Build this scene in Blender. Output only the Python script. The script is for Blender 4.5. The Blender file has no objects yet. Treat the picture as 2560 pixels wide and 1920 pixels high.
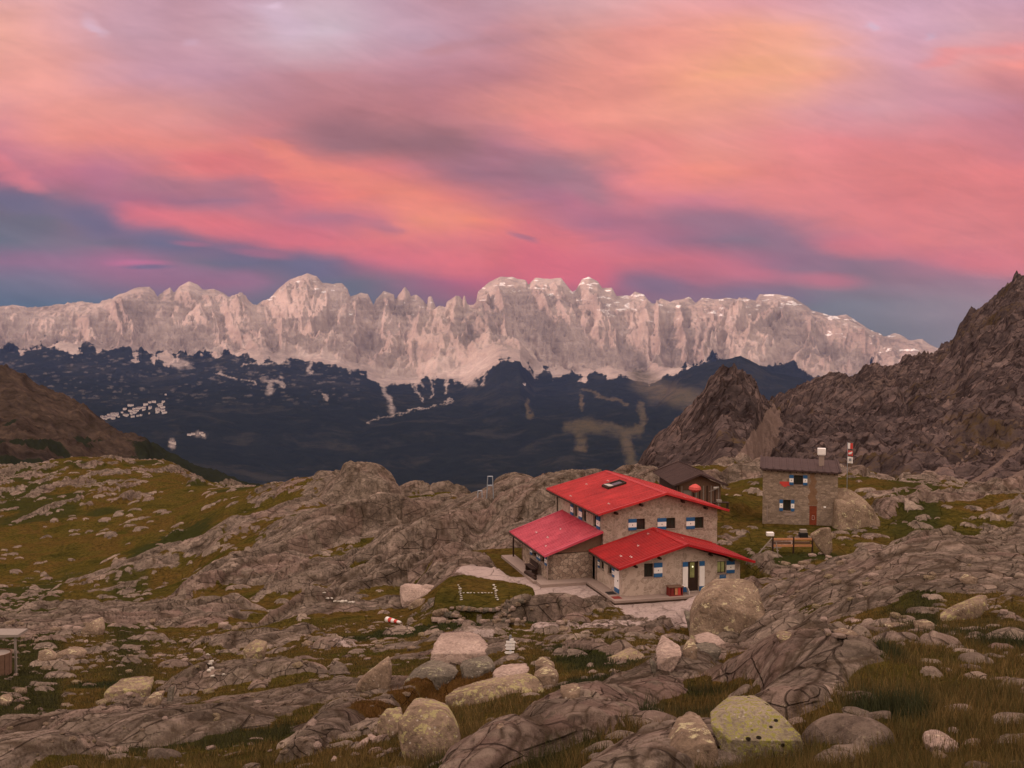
import bpy, bmesh, math, random
import numpy as np
from mathutils import Vector, Matrix
random.seed(7); rng = np.random.default_rng(7)
S = bpy.context.scene
col = S.collection
PI = math.pi
# ------------------------------------------------------------------ camera
PITCH = math.radians(2.96); FOC = 2800.0; CZ = 20.0
cam = bpy.data.cameras.new('camera'); camo = bpy.data.objects.new('camera', cam); col.objects.link(camo)
camo.location = (0, 0, CZ); camo.rotation_euler = (PI/2 - PITCH, 0, 0)
cam.sensor_width = 36; cam.lens = 36*FOC/2560; cam.clip_start = .1; cam.clip_end = 60000
S.camera = camo
S.view_settings.view_transform = 'Standard'; S.view_settings.look = 'None'
S.view_settings.exposure = 0.0; S.view_settings.gamma = 1
def lin(c):
    c = c/255.0
    return c/12.92 if c <= .04045 else ((c+.055)/1.055)**2.4
def rgb(r, g, b): return (lin(r), lin(g), lin(b), 1)
# ------------------------------------------------------------------ sky
SKY = [ # (photo row, 17 colours from left to right)
(-420, "215,165,175 212,162,175 208,160,175 206,160,176 206,164,180 207,166,182 206,162,178 205,158,172 210,158,170 215,160,172 222,160,170 226,160,170 226,162,174 222,162,178 216,162,182 212,162,182 210,160,180"),
(0, "236,165,170 230,164,176 210,158,175 205,155,172 208,165,185 214,176,194 208,165,185 200,150,168 205,155,170 222,160,170 232,160,168 238,158,165 236,158,170 225,160,180 215,162,185 214,160,182 210,158,180"),
(75, "248,168,160 234,160,165 210,158,174 210,158,174 214,172,190 220,186,206 212,170,190 205,160,180 206,146,158 228,148,148 240,148,144 246,155,145 249,163,147 240,166,172 226,166,192 220,162,180 222,155,172"),
(180, "245,158,153 242,157,155 218,151,165 206,151,170 204,146,162 200,138,150 202,140,154 198,133,148 205,133,138 232,142,138 243,148,138 253,162,136 255,172,138 246,162,148 222,152,168 234,150,156 244,142,140"),
(270, "238,150,155 244,152,148 240,150,148 224,145,152 205,136,146 196,127,138 194,124,134 200,126,134 222,134,132 241,142,134 247,151,139 248,156,141 240,152,150 230,152,165 222,150,165 213,136,152 196,124,142"),
(360, "222,128,145 243,142,138 244,140,135 243,136,132 230,125,128 182,117,130 160,107,125 168,113,130 198,124,140 234,138,135 245,145,136 243,147,143 240,139,140 236,131,138 234,130,138 231,127,135 216,122,135"),
(430, "186,112,140 205,118,138 198,118,142 232,124,128 236,119,122 243,126,120 226,120,126 180,116,138 168,112,140 180,122,142 238,132,135 251,141,127 244,133,129 238,128,130 236,124,126 236,122,125 234,120,125"),
(500, "122,106,145 150,110,145 186,112,142 172,110,142 178,114,142 236,116,122 250,134,114 238,124,120 190,116,136 200,116,138 228,122,135 218,122,138 232,126,130 238,126,130 237,122,125 235,122,125 236,120,123"),
(550, "112,106,147 120,107,146 168,108,142 238,118,126 232,114,124 198,114,136 226,118,124 254,142,108 244,122,118 196,114,136 190,114,138 182,114,140 172,114,142 232,124,128 238,122,125 236,123,125 238,120,121"),
(605, "106,112,150 126,111,149 118,104,146 138,103,142 226,108,126 236,110,123 246,122,118 236,116,118 240,114,116 236,110,118 206,110,128 160,110,142 150,114,145 196,116,134 240,122,123 236,121,122 238,118,120"),
(655, "152,112,155 152,112,155 186,108,146 130,106,147 112,103,146 134,103,143 200,106,128 232,110,118 238,104,114 232,105,118 226,106,120 222,110,128 176,112,142 152,112,145 176,115,140 214,115,130 236,118,124"),
(705, "112,112,158 128,112,157 150,109,150 162,108,147 150,105,145 106,106,149 128,105,144 188,100,132 216,98,118 218,98,118 170,103,136 186,108,132 164,110,140 142,114,146 156,118,146 170,124,148 186,124,142"),
(760, "90,110,158 90,109,156 94,109,155 108,108,151 110,107,150 94,107,152 104,105,148 140,103,140 150,100,134 146,102,136 132,103,142 126,106,144 118,112,148 118,118,154 134,125,156 152,131,156 158,132,155"),
(840, "84,108,155 86,108,154 90,108,153 96,108,151 98,107,150 92,107,151 98,106,149 112,106,146 120,106,144 120,107,144 115,108,146 112,112,148 112,116,150 116,119,154 126,124,156 140,129,157 148,130,156"),
]
W = bpy.data.worlds.new("World"); S.world = W; W.use_nodes = True
nt = W.node_tree; nt.nodes.clear()
class NB:
    def __init__(s, nt): s.t = nt
    def n(s, ty, **k):
        x = s.t.nodes.new(ty)
        for a, b in k.items(): setattr(x, a, b)
        return x
    def put(s, sock, v):
        if hasattr(v, 'is_output') or isinstance(v, bpy.types.NodeSocket): s.t.links.new(v, sock)
        elif isinstance(v, (tuple, list)) and sock.type == 'VECTOR': sock.default_value = v[:3]
        elif isinstance(v, (tuple, list)) and sock.type == 'RGBA': sock.default_value = tuple(v)[:4] if len(v) > 3 else tuple(v)+(1,)
        else: sock.default_value = v
    def m(s, op, a, b=0.0, c=None, clamp=False):
        x = s.n('ShaderNodeMath', operation=op, use_clamp=clamp); s.put(x.inputs[0], a); s.put(x.inputs[1], b)
        if c is not None: s.put(x.inputs[2], c)
        return x.outputs[0]
    def vm(s, op, a, b=(0, 0, 0)):
        x = s.n('ShaderNodeVectorMath', operation=op); s.put(x.inputs[0], a)
        if op == 'SCALE': s.put(x.inputs['Scale'], b)
        else: s.put(x.inputs[1], b)
        return x.outputs[0]
    def sep(s, v): x = s.n('ShaderNodeSeparateXYZ'); s.put(x.inputs[0], v); return x.outputs
    def comb(s, a, b, c=0.0): x = s.n('ShaderNodeCombineXYZ'); [s.put(x.inputs[i], q) for i, q in enumerate((a, b, c))]; return x.outputs[0]
    def mix(s, f, a, b, bt='MIX'):
        x = s.n('ShaderNodeMix', data_type='RGBA', blend_type=bt); s.put(x.inputs[0], f); s.put(x.inputs[6], a); s.put(x.inputs[7], b); return x.outputs[2]
    def mr(s, v, a, b, c=0.0, d=1.0, smooth=True):
        x = s.n('ShaderNodeMapRange', interpolation_type='SMOOTHSTEP' if smooth else 'LINEAR'); s.put(x.inputs[0], v)
        for i, q in enumerate((a, b, c, d)): s.put(x.inputs[i+1], q)
        return x.outputs[0]
    def noise(s, vec, scale=5.0, detail=4.0, rough=.55, dist=0.0):
        x = s.n('ShaderNodeTexNoise'); s.put(x.inputs['Vector'], vec); s.put(x.inputs['Scale'], scale); s.put(x.inputs['Detail'], detail); s.put(x.inputs['Roughness'], rough); s.put(x.inputs['Distortion'], dist); return x
    def vor(s, vec, scale=5.0, feature='F1', rand=1.0):
        x = s.n('ShaderNodeTexVoronoi', feature=feature); s.put(x.inputs['Vector'], vec); s.put(x.inputs['Scale'], scale); s.put(x.inputs['Randomness'], rand); return x
    def ramp(s, f, stops, interp='LINEAR'):
        x = s.n('ShaderNodeValToRGB'); s.put(x.inputs[0], f); cr = x.color_ramp; cr.interpolation = interp
        while len(cr.elements) < len(stops): cr.elements.new(.5)
        for e, (p, c) in zip(cr.elements, sorted(stops, key=lambda q: q[0])): e.position = p
        for e, (p, c) in zip(cr.elements, sorted(stops, key=lambda q: q[0])): e.color = c if len(c) == 4 else tuple(c)+(1,)
        return x.outputs[0]
def vrow(py):
    v = (960-py)/FOC; return (-math.sin(PITCH)+v*math.cos(PITCH))/(math.cos(PITCH)+v*math.sin(PITCH))
B = NB(nt)
g = B.n('ShaderNodeTexCoord').outputs['Generated']
sx, sy, sz = B.sep(g)
yy = B.m('MAXIMUM', sy, .3)
U = B.m('DIVIDE', sx, yy); V = B.m('DIVIDE', sz, yy)
uv = B.comb(U, V)
# slanted streaky warp: streaks run down to the right on the whole picture of the sky
mp = B.n('ShaderNodeMapping'); B.put(mp.inputs[0], uv); mp.inputs['Rotation'].default_value = (0, 0, math.radians(24)); mp.inputs['Scale'].default_value = (2.6, 9.0, 1)
n1 = B.noise(mp.outputs[0], 1.6, 6, .55, .6)
mp2 = B.n('ShaderNodeMapping'); B.put(mp2.inputs[0], uv); mp2.inputs['Rotation'].default_value = (0, 0, math.radians(10)); mp2.inputs['Scale'].default_value = (5, 22, 1); mp2.inputs['Location'].default_value = (3, 1, 0)
n2 = B.noise(mp2.outputs[0], 1.5, 6, .6, .3)
c1 = B.sep(n1.outputs['Color']); c2 = B.sep(n2.outputs['Color'])
wu = B.m('ADD', B.m('MULTIPLY', B.m('SUBTRACT', c1[0], .5), .085), B.m('MULTIPLY', B.m('SUBTRACT', c2[0], .5), .045))
wv = B.m('ADD', B.m('MULTIPLY', B.m('SUBTRACT', c1[1], .5), .030), B.m('MULTIPLY', B.m('SUBTRACT', c2[1], .5), .020))
fade = B.mr(V, .035, .12, .25, 1)
U2 = B.m('ADD', U, B.m('MULTIPLY', wu, fade)); V2 = B.m('ADD', V, B.m('MULTIPLY', wv, fade))
tt = B.m('ADD', B.m('DIVIDE', U2, 1.1), .5, clamp=True)
skc = None; prev = None
for py, s in sorted(SKY, key=lambda r: -r[0]):
    cs = [tuple(float(q) for q in k.split(',')) for k in s.split()]
    cs = [(c[0]+5*min(max((200-c[0])/90, 0), 1)-2, c[1]+6*min(max((c[0]-205)/20, 0), 1), c[2]-27*min(max((210-c[0])/90, 0), 1)-4) for c in cs]
    stops = [(.5+((i*160-1280)/FOC)/1.1, rgb(*c)) for i, c in enumerate(cs)]
    r = B.ramp(tt, stops, 'CARDINAL'); v = vrow(py)
    if skc is None: skc = r
    else: skc = B.mix(B.mr(V2, prev, v, 0, 1, smooth=False), skc, r)
    prev = v
mp3 = B.n('ShaderNodeMapping', vector_type='TEXTURE'); B.put(mp3.inputs[0], uv); mp3.inputs['Rotation'].default_value = (0, 0, math.radians(-19)); mp3.inputs['Scale'].default_value = (.075, .016, 1); n3s = B.noise(mp3.outputs[0], 1.0, 5, .6, .8)
# hand-placed cloud streaks: (colour, half thickness, opacity, polyline) in the same picture units as the rows
STK = [((251,142,120),28,.75,[(640,345),(781,425),(926,478),(1100,538),(1170,566)]),((242,116,121),34,.8,[(324,535),(492,550),(665,579),(868,613),(1042,652),(1215,672)]),
 ((176,116,138),26,.8,[(324,463),(521,463),(665,457)]),((188,114,136),15,.8,[(781,535),(926,561),(1013,582)]),((110,104,138),40,.9,[(-60,468),(174,521),(347,575),(521,615),(694,644),(868,680)]),
 ((236,131,138),20,.8,[(-40,392),(40,425),(115,460)]),((163,111,143),24,.75,[(0,642),(289,668),(579,692),(665,706)]),((206,112,146),8,.9,[(284,656),(428,657)]),((104,102,140),6,.8,[(318,666),(440,666)]),
 ((190,108,136),9,.7,[(451,602),(532,606)]),((190,108,136),12,.7,[(579,619),(723,637)]),((156,106,122),55,.8,[(760,315),(984,345),(1150,385)]),((222,186,206),16,.8,[(243,48),(289,75)]),
 ((218,186,206),34,.8,[(655,30),(765,75)]),((215,172,192),12,.8,[(451,93),(492,101)]),((228,196,216),9,.9,[(683,17),(712,23)]),((196,138,152),16,.75,[(1090,130),(1215,98),(1290,84)]),
 ((188,114,136),24,.7,[(654,440),(723,521)]),((252,166,142),22,.5,[(1702,222),(1917,193),(2090,191)]),((253,173,148),20,.8,[(1859,118),(2030,72)]),((252,168,140),32,.45,[(1830,203),(1974,150)]),
 ((220,188,210),9,.85,[(2177,70),(2205,80)]),((214,176,198),11,.8,[(2288,94),(2312,98)]),((198,128,142),36,.7,[(2437,191),(2600,250)]),((212,150,165),34,.6,[(2264,243),(2495,258)]),((242,146,142),16,.7,[(2290,165),(2420,140),(2580,120)]),
 ((168,119,138),38,.8,[(1270,390),(1425,442),(1540,494)]),((160,113,136),30,.85,[(1656,536),(1888,565),(2003,625),(2090,668)]),((238,123,124),30,.8,[(2030,606),(2264,630),(2570,676)]),
 ((252,142,126),36,.6,[(1627,451),(1772,446)]),((222,115,128),20,.7,[(1743,665),(1974,696),(2148,708)]),((132,109,138),24,.8,[(1540,696),(1743,730),(2032,748)]),((232,104,117),38,.8,[(1270,628),(1425,671),(1530,688)]),
 ((198,112,132),12,.7,[(1465,602),(1604,579)]),((172,110,136),10,.8,[(1270,588),(1335,610)]),((243,140,134),40,.6,[(1340,300),(1500,360),(1700,400)]),((240,118,120),22,.6,[(1300,560),(1420,585)]),((236,118,122),28,.6,[(440,395),(600,420)])]
Pxy = B.comb(U2, V2)
for colr, hw, op, pts in STK:
    for (xa, ya), (xb, yb) in zip(pts, pts[1:]):
        ua, ub, va, vb = (xa-1280)/FOC, (xb-1280)/FOC, vrow(ya), vrow(yb); L_ = math.hypot(ub-ua, vb-va)/2
        q = B.n('ShaderNodeMapping', vector_type='TEXTURE'); B.put(q.inputs[0], Pxy); q.inputs['Location'].default_value = ((ua+ub)/2, (va+vb)/2, 0); q.inputs['Rotation'].default_value = (0, 0, math.atan2(vb-va, ub-ua)); q.inputs['Scale'].default_value = (L_*1.45+hw/FOC*.6, hw/FOC*1.5, 1)
        ln_ = B.n('ShaderNodeVectorMath', operation='LENGTH'); B.put(ln_.inputs[0], q.outputs[0])
        skc = B.mix(B.mr(ln_.outputs[1], 1.0, .15, 0, op*.85), skc, rgb(colr[0], colr[1], colr[2]-(10 if colr[0] < 200 else 3)))
streak = B.m('ADD', B.m('MULTIPLY', B.m('SUBTRACT', n2.outputs[0], .5), .46), B.m('ADD', 1.0, B.m('MULTIPLY', B.m('SUBTRACT', n3s.outputs[0], .5), .30)))
skc = B.mix(1.0, skc, B.comb(streak, streak, streak), 'MULTIPLY')
simple_sky = B.mix(B.mr(sz, .35, .85), (1.30, .97, .73, 1), (1.92, 1.44, 1.22, 1))
simple_sky = B.mix(B.mr(sz, -.05, -.3), simple_sky, (.12, .085, .075, 1))
frontw = B.m('MULTIPLY', B.m('MULTIPLY', B.mr(sy, .10, .55), B.mr(sz, .80, .45)), B.mr(sz, -.30, -.12))
nish = B.n('ShaderNodeTexSky', sky_type='NISHITA'); nish.sun_disc = False
SUN_EL, SUN_AZ = math.radians(4.5), math.radians(226)      # azimuth clockwise from +Y: behind the camera, a little to the left
nish.sun_elevation = SUN_EL; nish.sun_rotation = SUN_AZ; nish.altitude = 2400
bg1 = B.n('ShaderNodeBackground'); B.put(bg1.inputs[0], skc); bg1.inputs[1].default_value = 1.0
bg2 = B.n('ShaderNodeBackground'); B.put(bg2.inputs[0], nish.outputs[0]); bg2.inputs[1].default_value = .1
bg0 = B.n('ShaderNodeBackground'); B.put(bg0.inputs[0], simple_sky); mf = B.n('ShaderNodeMixShader'); B.put(mf.inputs[0], frontw)
nt.links.new(bg0.outputs[0], mf.inputs[1]); nt.links.new(bg1.outputs[0], mf.inputs[2])
mx = B.n('ShaderNodeMixShader'); mx.inputs[0].default_value = .02
nt.links.new(mf.outputs[0], mx.inputs[1]); nt.links.new(bg2.outputs[0], mx.inputs[2])
wo = B.n('ShaderNodeOutputWorld'); nt.links.new(mx.outputs[0], wo.inputs[0])
sl = bpy.data.lights.new('sun', 'SUN'); sl.energy = 4.3; sl.angle = math.radians(2.0); sl.color = (1.0, .60, .50)
so = bpy.data.objects.new('sun', sl); col.objects.link(so)
sd = Vector((math.sin(SUN_AZ)*math.cos(SUN_EL), math.cos(SUN_AZ)*math.cos(SUN_EL), math.sin(SUN_EL)))
so.rotation_euler = sd.to_track_quat('Z', 'Y').to_euler(); so.location = (0, -20, 60)
# ------------------------------------------------------------------ helpers
def tag(o, label=None, cat=None, group=None, kind=None):
    if label: o['label'] = label
    if cat: o['category'] = cat
    if group: o['group'] = group
    if kind: o['kind'] = kind
    return o
def zat(py, Y): return CZ + Y*vrow(py)
def at(px, py, Y):
    v = (960-py)/FOC; k = Y/(math.cos(PITCH)+v*math.sin(PITCH))
    return Vector(((px-1280)/FOC*k, Y, CZ+k*(-math.sin(PITCH)+v*math.cos(PITCH))))
def empty(name, loc=(0, 0, 0), rz=0):
    o = bpy.data.objects.new(name, None); col.objects.link(o); o.location = loc; o.rotation_euler = (0, 0, rz); o.empty_display_size = .2
    return o
def npmesh(name, V_, F_, mat, parent=None, smooth=False, attrs=None):
    me = bpy.data.meshes.new(name); V_ = np.asarray(V_, dtype=np.float32); F_ = np.asarray(F_, dtype=np.int32)
    me.vertices.add(len(V_)); me.vertices.foreach_set('co', V_.ravel())
    n, k = F_.shape; me.loops.add(n*k); me.loops.foreach_set('vertex_index', F_.ravel())
    me.polygons.add(n); me.polygons.foreach_set('loop_start', np.arange(0, n*k, k, dtype=np.int32)); me.polygons.foreach_set('loop_total', np.full(n, k, dtype=np.int32))
    if smooth: me.polygons.foreach_set('use_smooth', np.ones(n, dtype=bool))
    me.update(calc_edges=True)
    for an, arr in (attrs or {}).items():
        a = me.attributes.new(an, 'FLOAT_COLOR', 'POINT'); a.data.foreach_set('color', np.asarray(arr, dtype=np.float32).ravel())
    if mat: me.materials.append(mat)
    o = bpy.data.objects.new(name, me); col.objects.link(o)
    if parent: o.parent = parent
    return o
class MB:
    def __init__(s): s.v = []; s.f = []; s.mi = []
    def poly(s, pts, m=0):
        i = len(s.v); s.v += [tuple(p) for p in pts]; s.f.append(tuple(range(i, i+len(pts)))); s.mi.append(m)
    def hexa(s, p, m=0):   # 8 points: bottom 4 ccw, top 4 ccw
        i = len(s.v); s.v += [tuple(q) for q in p]
        for f in ((3, 2, 1, 0), (4, 5, 6, 7), (0, 1, 5, 4), (1, 2, 6, 5), (2, 3, 7, 6), (3, 0, 4, 7)): s.f.append(tuple(i+k for k in f)); s.mi.append(m)
    def box(s, x0, x1, y0, y1, z0, z1, m=0):
        s.hexa([(x0, y0, z0), (x1, y0, z0), (x1, y1, z0), (x0, y1, z0), (x0, y0, z1), (x1, y0, z1), (x1, y1, z1), (x0, y1, z1)], m)
    def tube(s, a, b, r, n=8, r2=None, m=0):
        a = Vector(a); b = Vector(b); d = (b-a).normalized(); u = d.orthogonal().normalized(); w = d.cross(u); r2 = r if r2 is None else r2
        i = len(s.v)
        for k in range(n):
            t = 2*PI*k/n; o = u*math.cos(t)+w*math.sin(t); s.v.append(tuple(a+o*r)); s.v.append(tuple(b+o*r2))
        for k in range(n):
            q = (k+1) % n; s.f.append((i+2*k, i+2*q, i+2*q+1, i+2*k+1)); s.mi.append(m)
        s.f.append(tuple(i+2*k for k in range(n))[::-1]); s.mi.append(m); s.f.append(tuple(i+2*k+1 for k in range(n))); s.mi.append(m)
    def bar(s, a, b, w, h, m=0, up=(0, 0, 1)):
        a = Vector(a); b = Vector(b); d = (b-a).normalized(); u = Vector(up); x = d.cross(u).normalized(); u = x.cross(d)
        P = []
        for e in (a, b):
            P += [e-x*w/2-u*h/2, e+x*w/2-u*h/2, e+x*w/2+u*h/2, e-x*w/2+u*h/2]
        i = len(s.v); s.v += [tuple(q) for q in P]
        for f in ((0, 3, 2, 1), (4, 5, 6, 7), (0, 1, 5, 4), (1, 2, 6, 5), (2, 3, 7, 6), (3, 0, 4, 7)): s.f.append(tuple(i+k for k in f)); s.mi.append(m)
    def build(s, name, mats, parent=None, bevel=0, smooth=False, loc=None):
        me = bpy.data.meshes.new(name); me.from_pydata(s.v, [], s.f)
        if not isinstance(mats, (list, tuple)): mats = [mats]
        for k in mats: me.materials.append(k)
        me.polygons.foreach_set('material_index', s.mi)
        if smooth: me.polygons.foreach_set('use_smooth', [True]*len(s.f))
        bm = bmesh.new(); bm.from_mesh(me); bmesh.ops.recalc_face_normals(bm, faces=bm.faces)
        if bevel: bmesh.ops.bevel(bm, geom=bm.edges[:], offset=bevel, segments=1, affect='EDGES')
        bm.to_mesh(me); bm.free(); me.update()
        o = bpy.data.objects.new(name, me); col.objects.link(o)
        if parent: o.parent = parent
        if loc: o.location = loc
        return o
# ---- numpy noise
def h2(ix, iy, s):
    h = ix.astype(np.uint32)*np.uint32(374761393) + iy.astype(np.uint32)*np.uint32(668265263) + np.uint32((s*2147483647) & 0xFFFFFFFF)
    h ^= h >> np.uint32(13); h *= np.uint32(1274126177); h ^= h >> np.uint32(16); h *= np.uint32(2246822519); h ^= h >> np.uint32(15)
    return (h & np.uint32(0xFFFFFF)).astype(np.float32)*np.float32(1/16777215.0)
def vn(x, y, s):
    ix = np.floor(x); iy = np.floor(y); fx = (x-ix).astype(np.float32); fy = (y-iy).astype(np.float32)
    fx = fx*fx*(3-2*fx); fy = fy*fy*(3-2*fy); ix = ix.astype(np.int32); iy = iy.astype(np.int32)
    a = h2(ix, iy, s); b = h2(ix+1, iy, s); c = h2(ix, iy+1, s); d = h2(ix+1, iy+1, s)
    return ((a*(1-fx)+b*fx)*(1-fy)+(c*(1-fx)+d*fx)*fy)*2-1
def fbm(x, y, s, o=5, g=.5, l=2.03):
    r = 0; a = 1; n = 0
    for k in range(o):
        r = r+a*vn(x, y, s+k*17); n += a; a *= g; x, y = (x*.8-y*.6)*l, (x*.6+y*.8)*l
    return r/n
def ridged(x, y, s, o=5, g=.5, l=2.07):
    r = 0; a = 1; n = 0
    for k in range(o):
        q = 1-np.abs(vn(x, y, s+k*13)); r = r+a*q*q; n += a; a *= g; x, y = (x*.8-y*.6)*l, (x*.6+y*.8)*l
    return r/n
def cell(x, y, s):
    ix = np.floor(x).astype(np.int32); iy = np.floor(y).astype(np.int32); x = np.asarray(x, np.float32); y = np.asarray(y, np.float32)
    d1 = np.full(x.shape, 9., np.float32); d2 = d1.copy(); cx = np.zeros(x.shape, np.int32); cy = cx.copy(); vx = np.zeros(x.shape, np.float32); vy = vx.copy()
    for a in (-1, 0, 1):
        for b in (-1, 0, 1):
            jx = ix+a; jy = iy+b; px = jx+h2(jx, jy, s)-x; py = jy+h2(jx, jy, s+91)-y
            d = np.sqrt(px*px+py*py).astype(np.float32); c = d < d1
            d2 = np.where(c, d1, np.minimum(d2, d)); d1 = np.where(c, d, d1)
            cx = np.where(c, jx, cx); cy = np.where(c, jy, cy); vx = np.where(c, -px, vx).astype(np.float32); vy = np.where(c, -py, vy).astype(np.float32)
    return d1, d2, cx, cy, vx, vy
def ss(a, b, x): t = np.clip((x-a)/(b-a), 0, 1); return t*t*(3-2*t)
def pyz(py, Y):  # photo row to height at distance Y (numpy)
    v = (960-py)/FOC; return CZ + Y*(-math.sin(PITCH)+v*math.cos(PITCH))/(math.cos(PITCH)+v*math.sin(PITCH))
def pxof(x, y): return 1280+FOC*x/y
class Table:   # smooth terrain from rows of levels at a few bearings and distances
    def __init__(s, cols, st, rows, logd=True, heights=False):
        s.c = np.array(cols, float); s.s = np.array(st, float); s.z = np.zeros((len(cols), len(st)))
        for i, r in enumerate(rows):
            for j, v in enumerate(r): s.z[i, j] = v if abs(v) < 150 else pyz(v, s.s[j])
    def __call__(s, x, y):
        px = np.clip(pxof(x, np.maximum(y, 3)), s.c[0], s.c[-1]-1e-3); ly = np.clip(y, s.s[0], s.s[-1]-1e-3)
        i = np.clip(np.searchsorted(s.c, px, 'right')-1, 0, len(s.c)-2); j = np.clip(np.searchsorted(s.s, ly, 'right')-1, 0, len(s.s)-2)
        tx = (px-s.c[i])/(s.c[i+1]-s.c[i]); ty = (ly-s.s[j])/(s.s[j+1]-s.s[j])
        tx = tx*.5+.5*tx*tx*(3-2*tx)
        # hermite along distance (limited slopes)
        def col_(ii):
            z = s.z; S_ = s.s; n = len(S_)
            z0 = z[ii, j]; z1 = z[ii, j+1]; h = S_[j+1]-S_[j]; m = (z1-z0)/h
            jm = np.maximum(j-1, 0); jp = np.minimum(j+2, n-1)
            mm = (z0-z[ii, jm])/np.maximum(S_[j]-S_[jm], 1e-6); mp_ = (z[ii, jp]-z1)/np.maximum(S_[jp]-S_[j+1], 1e-6)
            a = np.where((mm*m <= 0) | (jm == j), 0, 2*mm*m/np.where(np.abs(mm+m) < 1e-9, 1, mm+m)); b = np.where((mp_*m <= 0) | (jp == j+1), 0, 2*mp_*m/np.where(np.abs(mp_+m) < 1e-9, 1, mp_+m))
            t = ty; return (2*t**3-3*t*t+1)*z0+(t**3-2*t*t+t)*h*a+(-2*t**3+3*t*t)*z1+(t**3-t*t)*h*b
        return col_(i)*(1-tx)+col_(i+1)*tx
def fan(name, pxs, Ys, Hf, mat, close=None):
    """terrain sheet on a fan of bearings and distances; Hf(x, y) gives height and attributes"""
    PX, YY = np.meshgrid(pxs, Ys); X = (PX-1280)/FOC*YY
    from concurrent.futures import ThreadPoolExecutor
    ch = np.array_split(np.arange(X.size), max(4, X.size//40000)); xr = X.ravel(); yr = YY.ravel()
    with ThreadPoolExecutor(4) as ex: rs = list(ex.map(lambda c: Hf(xr[c], yr[c]), ch))
    Z = np.concatenate([r[0] for r in rs]); at_ = {k: np.concatenate([r[1][k] for r in rs]) for k in rs[0][1]}
    Vv = np.stack([X.ravel(), YY.ravel(), Z], 1); n, m = PX.shape
    idx = np.arange(n*m).reshape(n, m); F_ = np.stack([idx[:-1, :-1].ravel(), idx[:-1, 1:].ravel(), idx[1:, 1:].ravel(), idx[1:, :-1].ravel()], 1)
    o = npmesh(name, Vv, F_, mat, smooth=True, attrs=at_); tag(o, kind='structure'); return o
# ------------------------------------------------------------------ materials
MATS = {}
def newmat(name, rough=.9):
    m = bpy.data.materials.new(name); m.use_nodes = True; t = m.node_tree; b = NB(t); bs = t.nodes['Principled BSDF']; bs.inputs['Roughness'].default_value = rough
    bs.inputs['Specular IOR Level'].default_value = .25 if rough < .9 else .0
    MATS[name] = m; return m, b, bs
def bump(b, bs, h, dist=.05, strength=1.0):
    x = b.n('ShaderNodeBump'); b.put(x.inputs['Height'], h); x.inputs['Distance'].default_value = dist; x.inputs['Strength'].default_value = strength
    b.t.links.new(x.outputs[0], bs.inputs['Normal'])
def objc(b): return b.n('ShaderNodeTexCoord').outputs['Object']
def rock_color(b, co, s=1.0, base=((.078, .062, .050), (.168, .134, .110), (.275, .222, .182))):
    n = b.noise(co, .5*s, 8, .6, .4).outputs[0]; n2 = b.noise(co, 6*s, 6, .65).outputs[0]
    c = b.ramp(n, [(.3, base[0]), (.5, base[1]), (.72, base[2])])
    sp = b.ramp(n2, [(.30, (.42, .40, .38)), (.48, (1, 1, 1)), (.68, (1.45, 1.42, 1.36))])
    c = b.mix(.75, c, b.mix(1, c, sp, 'MULTIPLY'))
    return c, n, n2
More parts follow.
